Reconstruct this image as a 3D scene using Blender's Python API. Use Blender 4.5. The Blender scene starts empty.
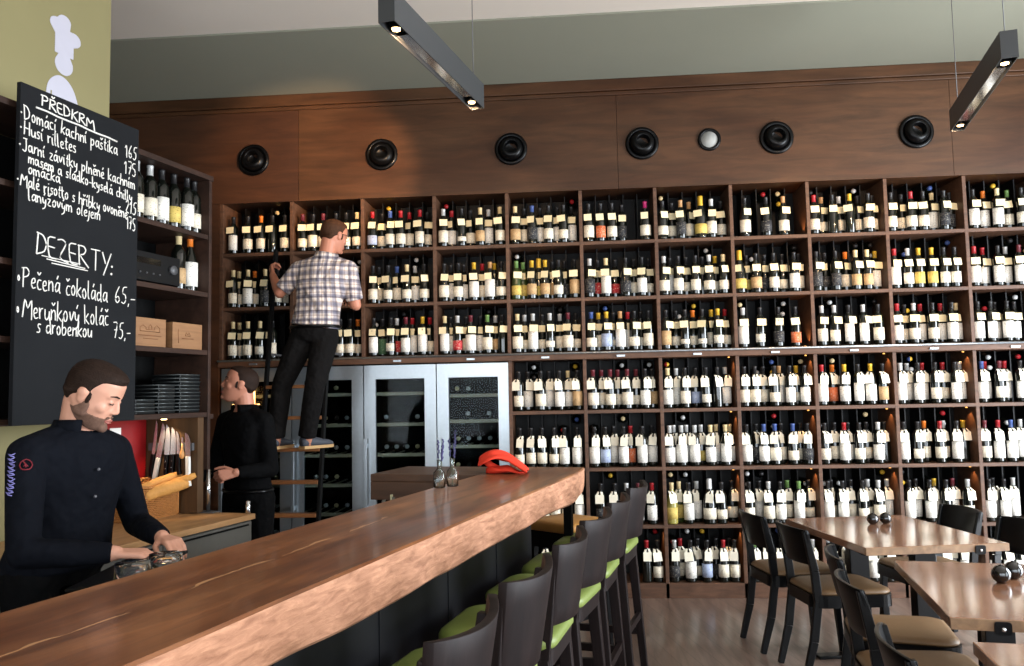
import bpy, math, random, unicodedata
from mathutils import Vector, Matrix
rnd = random.Random(7)
sc = bpy.context.scene
COL = sc.collection
V = Vector
R = math.radians

# ------------------------------------------------------------------ camera, world, light, exposure
def look_matrix(yaw, pitch, roll, loc):
    fwd = V((math.sin(yaw)*math.cos(pitch), math.cos(yaw)*math.cos(pitch), math.sin(pitch)))
    right = V((math.cos(yaw), -math.sin(yaw), 0)); up = right.cross(fwd)
    r2 = math.cos(roll)*right + math.sin(roll)*up; u2 = -math.sin(roll)*right + math.cos(roll)*up
    m = Matrix((( r2.x, u2.x, -fwd.x, loc[0]), (r2.y, u2.y, -fwd.y, loc[1]), (r2.z, u2.z, -fwd.z, loc[2]), (0, 0, 0, 1)))
    return m
cam_data = bpy.data.cameras.new('camera'); cam = bpy.data.objects.new('camera', cam_data); COL.objects.link(cam)
cam_data.sensor_width = 36; cam_data.lens = 820*36/1024; cam_data.clip_start = .02
cam.matrix_world = look_matrix(-0.07609, 0.0762, -0.0200, (2.7377, -6.1589, 1.4918))
sc.camera = cam
sc.view_settings.view_transform = 'Standard'; sc.view_settings.look = 'None'
sc.view_settings.gamma = 1; sc.view_settings.use_curve_mapping = False
sc.view_settings.exposure = 0.0
world = bpy.data.worlds.new('world'); sc.world = world; world.use_nodes = True
bg = world.node_tree.nodes['Background']; bg.inputs[0].default_value = (.75, .86, 1, 1); bg.inputs[1].default_value = 1.2

def area(name, loc, target, sx, sy, power, color):
    d = bpy.data.lights.new(name, 'AREA'); d.shape = 'RECTANGLE'; d.size = sx; d.size_y = sy; d.energy = power; d.color = color
    o = bpy.data.objects.new(name, d); COL.objects.link(o); o.location = loc
    o.rotation_euler = (V(target)-V(loc)).to_track_quat('-Z', 'Z').to_euler()
    return o
DAY = (.86, .93, 1.0); WARM = (1.0, .62, .30)
# daylight coming in through the windows of the right wall and of the wall behind the camera
area('daylight_right_window', (7.62, -2.6, 1.35), (0, -2.6, 1.0), 3.6, 2.1, 680, DAY)
area('daylight_right_far_window', (7.62, -6.4, 1.5), (0, -6.4, 1.5), 2.6, 2.3, 170, DAY)
area('daylight_front_window', (4.6, -9.1, 1.5), (4.6, 0, 1.5), 5.0, 2.3, 230, DAY)
area('daylight_front_left_window', (0.4, -9.1, 1.6), (0.4, 0, 1.6), 2.4, 2.1, 110, DAY)

def spot(name, loc, target, power, angle, blend=.6, color=WARM, size=.02):
    d = bpy.data.lights.new(name, 'SPOT'); d.energy = power; d.spot_size = R(angle); d.spot_blend = blend; d.color = color; d.shadow_soft_size = size
    o = bpy.data.objects.new(name, d); COL.objects.link(o); o.location = loc
    o.rotation_euler = (V(target)-V(loc)).to_track_quat('-Z', 'Y').to_euler()
    return o

# ------------------------------------------------------------------ materials
def s2l(c):
    return tuple((x/255/12.92 if x/255 <= .04045 else ((x/255+.055)/1.055)**2.4) for x in c) + (1,)
def mat(name, rgb, rough=.5, metal=0, spec=.5, noise=0, nscale=20, bump=0, bscale=200, trans=0, coat=0, ior=1.45, emit=None, es=0, sheen=0, bd=.01):
    m = bpy.data.materials.new(name); m.use_nodes = True; nt = m.node_tree; b = nt.nodes['Principled BSDF']
    c = s2l(rgb); b.inputs['Base Color'].default_value = c; b.inputs['Roughness'].default_value = rough
    b.inputs['Metallic'].default_value = metal; b.inputs['Specular IOR Level'].default_value = spec
    b.inputs['Transmission Weight'].default_value = trans; b.inputs['Coat Weight'].default_value = coat; b.inputs['IOR'].default_value = ior
    b.inputs['Coat Roughness'].default_value = .12; b.inputs['Sheen Weight'].default_value = sheen
    if emit: b.inputs['Emission Color'].default_value = s2l(emit); b.inputs['Emission Strength'].default_value = es
    tc = nt.nodes.new('ShaderNodeTexCoord')
    n = nt.nodes.new('ShaderNodeTexNoise'); n.inputs['Scale'].default_value = nscale; n.inputs['Detail'].default_value = 4
    nt.links.new(tc.outputs['Object'], n.inputs['Vector'])
    mx = nt.nodes.new('ShaderNodeMix'); mx.data_type = 'RGBA'
    k = noise if noise else .04
    mx.inputs[6].default_value = tuple(x*(1-k) for x in c[:3])+(1,); mx.inputs[7].default_value = tuple(min(1, x*(1+k)) for x in c[:3])+(1,)
    nt.links.new(n.outputs['Fac'], mx.inputs[0]); nt.links.new(mx.outputs[2], b.inputs['Base Color'])
    if bump:
        n2 = nt.nodes.new('ShaderNodeTexNoise'); n2.inputs['Scale'].default_value = bscale; nt.links.new(tc.outputs['Object'], n2.inputs['Vector'])
        bp = nt.nodes.new('ShaderNodeBump'); bp.inputs['Strength'].default_value = bump; bp.inputs['Distance'].default_value = bd
        nt.links.new(n2.outputs['Fac'], bp.inputs['Height']); nt.links.new(bp.outputs[0], b.inputs['Normal'])
    return m
def wood(name, dark, light, stretch=(1, 12, 12), rough=.45, coat=0, scale=2.0, bump=.15, extra=None, ramp=(.3, .7), spec=.5):
    """grain runs along the axis whose stretch is smallest"""
    m = bpy.data.materials.new(name); m.use_nodes = True; nt = m.node_tree; b = nt.nodes['Principled BSDF']; L = nt.links.new
    tc = nt.nodes.new('ShaderNodeTexCoord'); mp = nt.nodes.new('ShaderNodeMapping'); mp.inputs['Scale'].default_value = stretch
    L(tc.outputs['Object'], mp.inputs[0])
    n1 = nt.nodes.new('ShaderNodeTexNoise'); n1.inputs['Scale'].default_value = scale; n1.inputs['Detail'].default_value = 8; n1.inputs['Roughness'].default_value = .62; n1.inputs['Distortion'].default_value = .6
    L(mp.outputs[0], n1.inputs['Vector'])
    rp = nt.nodes.new('ShaderNodeValToRGB'); rp.color_ramp.elements[0].position = ramp[0]; rp.color_ramp.elements[1].position = ramp[1]
    rp.color_ramp.elements[0].color = s2l(dark); rp.color_ramp.elements[1].color = s2l(light)
    L(n1.outputs['Fac'], rp.inputs[0])
    out = rp.outputs[0]
    if extra:   # broad patches of another tone, blended along the grain
        n3 = nt.nodes.new('ShaderNodeTexNoise'); n3.inputs['Scale'].default_value = extra[1]; n3.inputs['Detail'].default_value = 3
        mp2 = nt.nodes.new('ShaderNodeMapping'); mp2.inputs['Scale'].default_value = tuple(1+(s-1)*.25 for s in stretch); L(tc.outputs['Object'], mp2.inputs[0]); L(mp2.outputs[0], n3.inputs['Vector'])
        r3 = nt.nodes.new('ShaderNodeValToRGB'); r3.color_ramp.elements[0].position = .42; r3.color_ramp.elements[1].position = .62; L(n3.outputs['Fac'], r3.inputs[0])
        mx = nt.nodes.new('ShaderNodeMix'); mx.data_type = 'RGBA'; mx.blend_type = 'MULTIPLY'; mx.inputs[7].default_value = s2l(extra[0])
        L(r3.outputs[0], mx.inputs[0]); L(out, mx.inputs[6]); out = mx.outputs[2]
    L(out, b.inputs['Base Color']); b.inputs['Roughness'].default_value = rough; b.inputs['Coat Weight'].default_value = coat; b.inputs['Coat Roughness'].default_value = .1
    b.inputs['Specular IOR Level'].default_value = spec
    bp = nt.nodes.new('ShaderNodeBump'); bp.inputs['Strength'].default_value = bump; bp.inputs['Distance'].default_value = .004
    L(n1.outputs['Fac'], bp.inputs['Height']); L(bp.outputs[0], b.inputs['Normal'])
    return m
M = {}
M['shelf'] = wood('shelf_wood', (66, 45, 33), (100, 70, 52), (1.5, 8, 10), .5, scale=3, spec=.3)
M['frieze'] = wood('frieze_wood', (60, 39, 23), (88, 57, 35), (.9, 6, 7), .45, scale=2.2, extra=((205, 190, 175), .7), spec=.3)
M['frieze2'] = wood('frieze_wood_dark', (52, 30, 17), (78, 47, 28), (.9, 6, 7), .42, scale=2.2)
M['unitwood'] = wood('back_bar_wood', (40, 27, 21), (62, 42, 33), (8, 1, 8), .55, spec=.2)
M['partition'] = wood('partition_wood', (66, 48, 31), (94, 68, 44), (9, 9, 1), .55, spec=.25)
M['bartop'] = wood('bar_slab_wood', (104, 64, 38), (168, 112, 70), (7, .75, 7), .38, 0.25, 2.4, .3, extra=((185, 160, 140), 1.2), ramp=(.33, .68))
def add_crack(m):
    nt = m.node_tree; b = nt.nodes['Principled BSDF']; L = nt.links.new; src = b.inputs['Base Color'].links[0].from_socket
    def math_(op, a, b_=None, c=None):
        n = nt.nodes.new('ShaderNodeMath'); n.operation = op
        for i, x in enumerate((a, b_, c)):
            if x is None: continue
            if isinstance(x, (int, float)): n.inputs[i].default_value = x
            else: L(x, n.inputs[i])
        return n.outputs[0]
    tc = nt.nodes.new('ShaderNodeTexCoord'); sp = nt.nodes.new('ShaderNodeSeparateXYZ'); L(tc.outputs['Object'], sp.inputs[0])
    nz = nt.nodes.new('ShaderNodeTexNoise'); nz.inputs['Scale'].default_value = 3.5; nz.inputs['Detail'].default_value = 6; L(tc.outputs['Object'], nz.inputs['Vector'])
    w = math_('MULTIPLY_ADD', nz.outputs['Fac'], .10, -.05)
    s_ = math_('ADD', math_('ADD', sp.outputs[0], math_('MULTIPLY_ADD', sp.outputs[1], .035, .235)), w)      # x + .235 + .035 y + wiggle
    d = math_('ABSOLUTE', s_)
    nb = nt.nodes.new('ShaderNodeTexNoise'); nb.inputs['Scale'].default_value = 7; L(tc.outputs['Object'], nb.inputs['Vector'])
    wid = math_('MULTIPLY_ADD', nb.outputs['Fac'], .022, -.0085)
    mask = math_('LESS_THAN', d, wid); r1 = math_('LESS_THAN', sp.outputs[1], 1.25); mask = math_('MULTIPLY', mask, r1)
    mx = nt.nodes.new('ShaderNodeMix'); mx.data_type = 'RGBA'; mx.inputs[7].default_value = s2l((206, 156, 110)); L(math_('MULTIPLY', mask, .75), mx.inputs[0]); L(src, mx.inputs[6])
    # a piece of paler sapwood inlaid near the barman's end
    q = math_('MULTIPLY', math_('GREATER_THAN', s_, .0), math_('LESS_THAN', math_('ADD', sp.outputs[1], math_('MULTIPLY', sp.outputs[0], .9)), -.12)); q = math_('MULTIPLY', q, math_('LESS_THAN', sp.outputs[0], -.16))
    m2 = nt.nodes.new('ShaderNodeMix'); m2.data_type = 'RGBA'; m2.inputs[7].default_value = s2l((176, 124, 82)); L(math_('MULTIPLY', q, .0), m2.inputs[0]); L(mx.outputs[2], m2.inputs[6])
    L(m2.outputs[2], b.inputs['Base Color'])
add_crack(M['bartop'])
M['barfront'] = wood('bar_sawn_edge_daylit', (134, 88, 62), (190, 138, 106), (4, 2.4, 14), .8, 0, 5, .55, ramp=(.3, .7))  # same slab wood, sawn; lighter tone paints in the daylight on this face
M['barreturn'] = wood('return_wood', (62, 40, 26), (92, 62, 42), (1, 8, 8), .5)
M['table'] = wood('table_wood', (118, 80, 58), (158, 112, 84), (5, .9, 5), .2, .8, 2.2, .05)
M['tedge'] = wood('table_edge_wood', (96, 70, 48), (150, 116, 82), (6, 1, 6), .5, 0, 2.5, .2)
M['stool'] = wood('stool_wood', (20, 14, 14), (34, 25, 24), (9, 9, 1), .5, 0, 3, .12, spec=.14)
M['counter'] = wood('counter_wood', (150, 108, 66), (196, 152, 104), (6, 1, 6), .45, .1, 2.5)
M['crate'] = wood('crate_pine', (122, 84, 52), (152, 110, 72), (6, 1, 9), .65, 0, 3)
M['rung'] = wood('rung_wood', (104, 64, 34), (146, 94, 52), (1, 8, 8), .5)
M['black'] = mat('black_lacquer', (7, 7, 8), .3, spec=.22)
M['blackm'] = mat('matt_black', (10, 10, 10), .7, spec=.12)
M['fin'] = mat('rack_black', (14, 12, 12), .5, spec=.25)
M['panel'] = mat('bar_front_black', (16, 16, 20), .45, noise=.25, nscale=6, spec=.25)
M['steel'] = mat('brushed_steel', (170, 178, 184), .34, metal=.85, noise=.08, nscale=40)
M['chrome'] = mat('chrome', (210, 212, 215), .12, metal=1)
M['greym'] = mat('grey_metal', (92, 92, 94), .5, metal=.4)
M['lampgrey'] = mat('lamp_housing_grey', (60, 62, 64), .45, metal=.35)
M['ceil'] = mat('ceiling_paint', (206, 196, 184), .9, noise=.03, nscale=3)
M['ceil2'] = mat('ceiling_band_shade', (128, 128, 113), .9, noise=.03, nscale=3)  # darker than the ceiling: the shade towards the wall is put into the colour
M['olive'] = mat('olive_paint', (134, 126, 88), .85, noise=.05, nscale=4)
M['plaster'] = mat('plaster', (176, 168, 150), .9)
M['white'] = mat('white_paint', (186, 184, 196), .8)
M['green'] = mat('green_leatherette', (114, 128, 62), .5, noise=.06, nscale=30, bump=.1)
M['tan'] = mat('tan_leatherette', (110, 84, 56), .5, noise=.06, nscale=30, bump=.1)
M['brownseat'] = mat('brown_leather', (168, 118, 56), .45, noise=.1, nscale=25)
M['chalkb'] = mat('chalkboard', (27, 28, 30), .8, spec=.12, noise=.22, nscale=5)
M['chalk'] = mat('chalk', (226, 222, 214), .95, noise=.15, nscale=60)
M['red'] = mat('red_panel', (140, 16, 20), .4)
M['redcloth'] = mat('red_cloth', (214, 52, 26), .8, bump=.3, bscale=90)
M['glass'] = mat('clear_glass', (245, 250, 250), .02, trans=1, ior=1.45)
M['lav'] = mat('lavender', (70, 66, 104), .9)
M['stem'] = mat('stem_green', (86, 98, 70), .8)
M['wicker'] = mat('wicker', (176, 116, 58), .65, noise=.3, nscale=50, bump=.9, bscale=130)
M['bread'] = mat('bread_crust', (196, 140, 70), .7, noise=.3, nscale=22, bump=.4, bscale=50)
M['crumb'] = mat('bread_crumb', (216, 190, 140), .8, noise=.15, nscale=40)
M['skin'] = mat('skin', (202, 148, 124), .5, noise=.07, nscale=25)
M['skin2'] = mat('skin_tanned', (182, 122, 98), .5, noise=.07, nscale=25)
M['hair'] = mat('hair_brown', (38, 26, 20), .65, noise=.5, nscale=70, bump=.35, bscale=220, spec=.15)
M['hair3'] = mat('hair_mid_brown', (62, 41, 28), .65, noise=.5, nscale=70, bump=.35, bscale=220, spec=.15)
M['beard'] = mat('beard_stubble', (104, 76, 62), .85, noise=.45, nscale=160)
M['lips'] = mat('lips', (168, 98, 88), .5)
M['eye'] = mat('eye_dark', (38, 28, 24), .35)
M['shirt'] = mat('black_shirt', (13, 15, 21), .85, noise=.12, nscale=9, bump=1, bscale=11, bd=.03, spec=.08)
M['shirtb'] = mat('black_cotton_shirt', (9, 9, 10), .85, noise=.1, nscale=9, bump=.9, bscale=11, bd=.03, spec=.08)
M['trouser'] = mat('black_trousers', (10, 10, 11), .85, noise=.1, nscale=9, bump=.9, bscale=11, bd=.03, spec=.08)
M['denim'] = mat('charcoal_trousers', (19, 18, 18), .9, noise=.12, nscale=12, bump=1, bscale=12, bd=.03, spec=.08)
M['shoe'] = mat('shoe_grey', (62, 66, 74), .6)
M['sole'] = mat('sole_tan', (176, 142, 96), .7)
M['button'] = mat('button', (96, 96, 100), .3)
M['purple'] = mat('embroidery_violet', (112, 108, 164), .8)
M['emred'] = mat('embroidery_red', (112, 24, 36), .8)
M['bulb'] = mat('halogen_bulb', (255, 220, 170), .3, emit=(255, 214, 150), es=14)
M['warmlit'] = mat('added_glow_box', (255, 210, 150), .3, emit=(255, 190, 110), es=4)
M['winframe'] = mat('window_frame', (60, 58, 56), .5)
M['blade'] = mat('knife_blade', (200, 202, 204), .25, metal=.9)
M['handlew'] = mat('white_handle', (226, 226, 220), .4)
M['pinkw'] = mat('tool_wood', (206, 150, 90), .5)
M['paper'] = mat('paper', (240, 238, 232), .8)
M['ash'] = mat('smoked_tray', (18, 20, 21), .3, spec=.3)
M['foil'] = mat('tray_rim', (84, 88, 88), .35, metal=.5)
M['amp'] = mat('amplifier_black', (14, 14, 15), .4, spec=.3)
def floor_mat():
    m = wood('floor_planks', (104, 84, 74), (146, 122, 108), (9, .8, 1), .33, .15, 2.2, .08, spec=.5)
    nt = m.node_tree; b = nt.nodes['Principled BSDF']; L = nt.links.new
    src = b.inputs['Base Color'].links[0].from_socket
    tc = nt.nodes.new('ShaderNodeTexCoord'); mp = nt.nodes.new('ShaderNodeMapping'); mp.inputs['Rotation'].default_value = (0, 0, R(77))
    L(tc.outputs['Object'], mp.inputs[0])
    br = nt.nodes.new('ShaderNodeTexBrick'); br.inputs['Scale'].default_value = 1; br.inputs['Brick Width'].default_value = 1.6; br.inputs['Row Height'].default_value = .11
    br.inputs['Mortar Size'].default_value = .0018; br.inputs['Color1'].default_value = (1, 1, 1, 1); br.inputs['Color2'].default_value = (.8, .8, .8, 1); br.inputs['Mortar'].default_value = (.45, .45, .45, 1)
    L(mp.outputs[0], br.inputs['Vector'])
    mx = nt.nodes.new('ShaderNodeMix'); mx.data_type = 'RGBA'; mx.blend_type = 'MULTIPLY'; mx.inputs[0].default_value = 1
    L(src, mx.inputs[6]); L(br.outputs['Color'], mx.inputs[7]); L(mx.outputs[2], b.inputs['Base Color'])
    return m
M['floor'] = floor_mat()
def plaid():
    m = mat('plaid_shirt', (226, 214, 204), .85, bump=1, bscale=12, bd=.05); nt = m.node_tree; b = nt.nodes['Principled BSDF']; L = nt.links.new
    tc = nt.nodes.new('ShaderNodeTexCoord'); sp = nt.nodes.new('ShaderNodeSeparateXYZ'); L(tc.outputs['Object'], sp.inputs[0])
    def band(out, freq, phase, thr):
        a = nt.nodes.new('ShaderNodeMath'); a.operation = 'MULTIPLY_ADD'; a.inputs[1].default_value = freq; a.inputs[2].default_value = phase; L(out, a.inputs[0])
        s = nt.nodes.new('ShaderNodeMath'); s.operation = 'SINE'; L(a.outputs[0], s.inputs[0])
        g = nt.nodes.new('ShaderNodeMapRange'); g.inputs[1].default_value = thr-.5; g.inputs[2].default_value = thr+.5; L(s.outputs[0], g.inputs[0]); return g.outputs[0]
    cur = s2l((232, 218, 206))
    col = None
    base = nt.nodes.new('ShaderNodeRGB'); base.outputs[0].default_value = cur; col = base.outputs[0]
    for out, fr, ph, th, rgb, amt in ((sp.outputs[0], 125, 0, .15, (116, 126, 160), .7), (sp.outputs[2], 115, .5, .15, (116, 126, 160), .7), (sp.outputs[0], 220, 1, .6, (120, 96, 96), .5), (sp.outputs[2], 200, 1, .6, (120, 96, 96), .5)):
        f = band(out, fr, ph, th); k = nt.nodes.new('ShaderNodeMath'); k.operation = 'MULTIPLY'; k.inputs[1].default_value = amt; L(f, k.inputs[0])
        mx = nt.nodes.new('ShaderNodeMix'); mx.data_type = 'RGBA'; mx.blend_type = 'MULTIPLY'; mx.inputs[7].default_value = s2l(rgb)
        L(k.outputs[0], mx.inputs[0]); L(col, mx.inputs[6]); col = mx.outputs[2]
    L(col, b.inputs['Base Color']); return m
M['plaid'] = plaid()
# bottle materials
M['bglass'] = mat('dark_bottle_glass', (14, 17, 13), .06, spec=.6, coat=.4)
M['gglass'] = mat('green_bottle_glass', (46, 58, 26), .08, spec=.6, coat=.4)
M['yglass'] = mat('straw_wine_glass', (150, 140, 70), .1, spec=.6, coat=.4)
CAPS = dict(k=('black', (28, 27, 28)), r=('red', (150, 28, 34)), w=('silver', (190, 190, 188)), y=('gold', (204, 162, 50)), o=('orange', (212, 112, 36)), b=('blue', (58, 78, 130)), g=('green', (96, 128, 70)), m=('burgundy', (92, 32, 40)), c=('cream', (206, 184, 138)), p=('pink', (176, 40, 100)), t=('tan', (170, 128, 84)))
for k, (n, c) in CAPS.items(): M['cap_'+k] = mat(n+'_capsule', c, .4, metal=.25 if k in 'wy' else 0)
def label_mat(name, rgb, ink):
    m = mat(name, rgb, .7); nt = m.node_tree; b = nt.nodes['Principled BSDF']; L = nt.links.new
    src = b.inputs['Base Color'].links[0].from_socket
    tc = nt.nodes.new('ShaderNodeTexCoord'); mp = nt.nodes.new('ShaderNodeMapping'); mp.inputs['Scale'].default_value = (60, 60, 150); L(tc.outputs['Object'], mp.inputs[0])
    oi = nt.nodes.new('ShaderNodeObjectInfo'); ad = nt.nodes.new('ShaderNodeVectorMath'); ad.operation = 'ADD'; L(mp.outputs[0], ad.inputs[0])
    cb = nt.nodes.new('ShaderNodeCombineXYZ'); mu = nt.nodes.new('ShaderNodeMath'); mu.operation = 'MULTIPLY'; mu.inputs[1].default_value = 50; L(oi.outputs['Random'], mu.inputs[0]); L(mu.outputs[0], cb.inputs[0]); L(mu.outputs[0], cb.inputs[2]); L(cb.outputs[0], ad.inputs[1])
    n = nt.nodes.new('ShaderNodeTexNoise'); n.inputs['Scale'].default_value = 1.6; n.inputs['Detail'].default_value = 1; L(ad.outputs[0], n.inputs['Vector'])
    r = nt.nodes.new('ShaderNodeMapRange'); r.inputs[1].default_value = .6; r.inputs[2].default_value = .68; r.inputs[4].default_value = .7; L(n.outputs['Fac'], r.inputs[0])
    mx = nt.nodes.new('ShaderNodeMix'); mx.data_type = 'RGBA'; mx.inputs[7].default_value = s2l(ink); L(r.outputs[0], mx.inputs[0]); L(src, mx.inputs[6]); L(mx.outputs[2], b.inputs['Base Color'])
    return m
LABELS = dict(n=label_mat('label_ivory', (232, 222, 200), (120, 100, 90)), t=label_mat('label_white', (238, 234, 224), (110, 100, 100)), s=label_mat('label_small', (224, 216, 198), (90, 80, 80)), d=label_mat('label_dark', (40, 40, 44), (170, 165, 150)),
    y=label_mat('label_yellow', (206, 180, 96), (110, 80, 30)), r=label_mat('label_red', (176, 40, 44), (240, 220, 200)), o=label_mat('label_orange', (208, 104, 60), (240, 220, 200)), b=label_mat('label_blue', (168, 180, 206), (60, 70, 120)), c=label_mat('label_tan', (192, 158, 114), (110, 80, 50)), g=label_mat('label_green', (60, 96, 66), (150, 170, 140)))
M['tag'] = mat('price_tag_paper', (240, 222, 178), .8, noise=.05)
M['tagw'] = mat('daylit_tag_paper', (246, 238, 216), .8, noise=.05)  # lower-row tags: strong daylight put into the paper colour as a whiter tone
M['bayglow'] = mat('bay_bulb', (255, 190, 110), .3, emit=(255, 180, 90), es=2.2)
M['cream'] = mat('castle_ink', (120, 72, 40), .8)

# ------------------------------------------------------------------ mesh helpers
class MB:
    def __init__(s): s.v = []; s.f = []; s.m = []; s.sm = []
    def add(s, vs, fs, M4=None, mi=0, smooth=False):
        b = len(s.v)
        s.v += [tuple(M4 @ V(p)) if M4 is not None else tuple(p) for p in vs]
        s.f += [tuple(i+b for i in f) for f in fs]; s.m += [mi]*len(fs); s.sm += [smooth]*len(fs); return s
    def box(s, x0, x1, y0, y1, z0, z1, M4=None, mi=0):
        v = [(x, y, z) for x in (x0, x1) for y in (y0, y1) for z in (z0, z1)]
        return s.add(v, [(0, 1, 3, 2), (4, 6, 7, 5), (0, 4, 5, 1), (2, 3, 7, 6), (0, 2, 6, 4), (1, 5, 7, 3)], M4, mi)
    def lathe(s, prof, seg=16, M4=None, mi=0, smooth=True, a0=0, a1=2*math.pi):
        full = abs(a1-a0-2*math.pi) < 1e-6; n = seg if full else seg+1; vs = []; fs = []
        for r, z in prof:
            for i in range(n):
                a = a0+(a1-a0)*i/seg; vs.append((r*math.cos(a), r*math.sin(a), z))
        for j in range(len(prof)-1):
            for i in range(seg):
                k = (i+1) % n; fs.append((j*n+i, j*n+k, (j+1)*n+k, (j+1)*n+i))
        if full:
            if prof[0][0] > 1e-6: fs.append(tuple(reversed(range(n))))
            if prof[-1][0] > 1e-6: fs.append(tuple((len(prof)-1)*n+i for i in range(n)))
        return s.add(vs, fs, M4, mi, smooth)
    def rod(s, a, b, r0, r1=None, seg=10, mi=0, smooth=True):
        a = V(a); b = V(b); r1 = r0 if r1 is None else r1; L = (b-a).length
        q = (b-a).to_track_quat('Z', 'Y').to_matrix().to_4x4(); q.translation = a
        return s.lathe([(r0, 0), (r1, L)], seg, q, mi, smooth)
    def bar(s, a, b, w, d, side=(1, 0, 0), w1=None, d1=None, mi=0):
        """rectangular bar from a to b; w along side, d across"""
        a = V(a); b = V(b); z = (b-a).normalized(); x = V(side); x = (x-z*x.dot(z)).normalized(); y = z.cross(x)
        w1 = w if w1 is None else w1; d1 = d if d1 is None else d1; vs = []
        for p, ww, dd in ((a, w, d), (b, w1, d1)):
            for sx, sy in ((-1, -1), (1, -1), (1, 1), (-1, 1)): vs.append(p+x*ww/2*sx+y*dd/2*sy)
        return s.add(vs, [(3, 2, 1, 0), (4, 5, 6, 7), (0, 1, 5, 4), (1, 2, 6, 5), (2, 3, 7, 6), (3, 0, 4, 7)], None, mi)
    def tube(s, pts, r, seg=8, mi=0, closed=False, smooth=True, flat=None):
        pts = [V(p) for p in pts]; n = len(pts); vs = []; fs = []; up = V((0, 0, 1))
        rr = r if isinstance(r, (list, tuple)) else [r]*n
        for i, p in enumerate(pts):
            if closed: t = pts[(i+1) % n]-pts[i-1]
            else: t = pts[min(i+1, n-1)]-pts[max(i-1, 0)]
            if t.length < 1e-9: t = V((1, 0, 0))
            t.normalize(); x = up.cross(t)
            if x.length < .05: x = V((1, 0, 0)).cross(t)
            x.normalize(); y = t.cross(x)
            for k in range(seg):
                a = 2*math.pi*k/seg; vs.append(p+rr[i]*(math.cos(a)*x+math.sin(a)*y))
        for i in range(n if closed else n-1):
            j = (i+1) % n
            for k in range(seg): l = (k+1) % seg; fs.append((i*seg+k, i*seg+l, j*seg+l, j*seg+k))
        if not closed: fs.append(tuple(reversed(range(seg)))); fs.append(tuple((n-1)*seg+k for k in range(seg)))
        return s.add(vs, fs, None, mi, smooth)
    def prism(s, poly, h, M4=None, mi=0):
        n = len(poly); vs = [(x, y, 0) for x, y in poly]+[(x, y, h) for x, y in poly]
        fs = [tuple(reversed(range(n))), tuple(range(n, 2*n))]+[(i, (i+1) % n, n+(i+1) % n, n+i) for i in range(n)]
        return s.add(vs, fs, M4, mi)
    def loft(s, rings, mi=0, smooth=True, cap=True):
        n = len(rings[0]); vs = [p for r in rings for p in r]; fs = []
        for j in range(len(rings)-1):
            for i in range(n): k = (i+1) % n; fs.append((j*n+i, j*n+k, (j+1)*n+k, (j+1)*n+i))
        if cap: fs.append(tuple(reversed(range(n)))); fs.append(tuple((len(rings)-1)*n+i for i in range(n)))
        return s.add(vs, fs, None, mi, smooth)
    def ball(s, c, rad, M3=None, seg=14, rg=9, mi=0):
        M4 = (M3.to_4x4() if M3 is not None else Matrix.Identity(4)); M4 = Matrix.Translation(V(c)) @ M4 @ Matrix.Diagonal((*rad, 1)) if hasattr(rad, '__len__') else Matrix.Translation(V(c)) @ M4 @ Matrix.Scale(rad, 4)
        return s.lathe([(max(1e-7, math.sin(math.pi*j/rg)), -math.cos(math.pi*j/rg)) for j in range(rg+1)], seg, M4, mi)
    def mesh(s, name, mats):
        me = bpy.data.meshes.new(name); me.from_pydata(s.v, [], s.f)
        for m in (mats if isinstance(mats, (list, tuple)) else [mats]): me.materials.append(M[m] if isinstance(m, str) else m)
        me.polygons.foreach_set('material_index', s.m); me.polygons.foreach_set('use_smooth', s.sm); me.update(); return me
    def build(s, name, mats, parent=None, bevel=0):
        o = bpy.data.objects.new(name, s.mesh(name, mats)); COL.objects.link(o)
        if bevel:
            b = o.modifiers.new('bevel', 'BEVEL'); b.width = bevel; b.segments = 2; b.limit_method = 'ANGLE'; b.angle_limit = R(35)
        if parent is not None: o.parent = parent
        return o
def tag(o, label=None, cat=None, group=None, kind=None):
    if label: o['label'] = label
    if cat: o['category'] = cat
    if group: o['group'] = group
    if kind: o['kind'] = kind
    return o
def empty(name, loc=(0, 0, 0), rz=0, label=None, cat=None, group=None):
    o = bpy.data.objects.new(name, None); o.empty_display_size = .1; COL.objects.link(o); o.location = loc; o.rotation_euler = (0, 0, rz)
    return tag(o, label, cat, group)
def copy_tree(o, parent=None):
    c = o.copy(); COL.objects.link(c)
    if parent is not None: c.parent = parent
    for ch in [x for x in KIDS.get(o.name, [])]: copy_tree(ch, c)
    return c
KIDS = {}
def index_kids(o):
    st = [o]
    while st:
        x = st.pop(); ks = [k for k in bpy.data.objects if k.parent == x]; KIDS[x.name] = ks; st += ks
ORD = ['first', 'second', 'third', 'fourth', 'fifth', 'sixth', 'seventh', 'eighth', 'ninth', 'tenth', 'eleventh', 'twelfth', 'thirteenth']
def struct(name, mb, m, parent=None, bevel=0): return tag(mb.build(name, m, parent, bevel), kind='structure')

# bar frame: u runs along the bar towards the wine wall, n across it towards the bartender's side
TH = R(13); U = V((math.sin(TH), math.cos(TH), 0)); NN = V((-math.cos(TH), math.sin(TH), 0)); OO = V((2.103, -4.727, 0))
def B(u, n, z=0): return OO+U*u+NN*n+V((0, 0, z))
BARROT = -TH     # local x -> -n side, local y -> u : rotation about z
BM = Matrix.Translation(OO) @ Matrix(((-NN.x, U.x, 0, 0), (-NN.y, U.y, 0, 0), (0, 0, 1, 0), (0, 0, 0, 1)))   # local (x=-n, y=u, z)
def bempty(name, u, n, z, label, cat, group=None):
    return empty(name, B(u, n, z), BARROT, label, cat, group)

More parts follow.
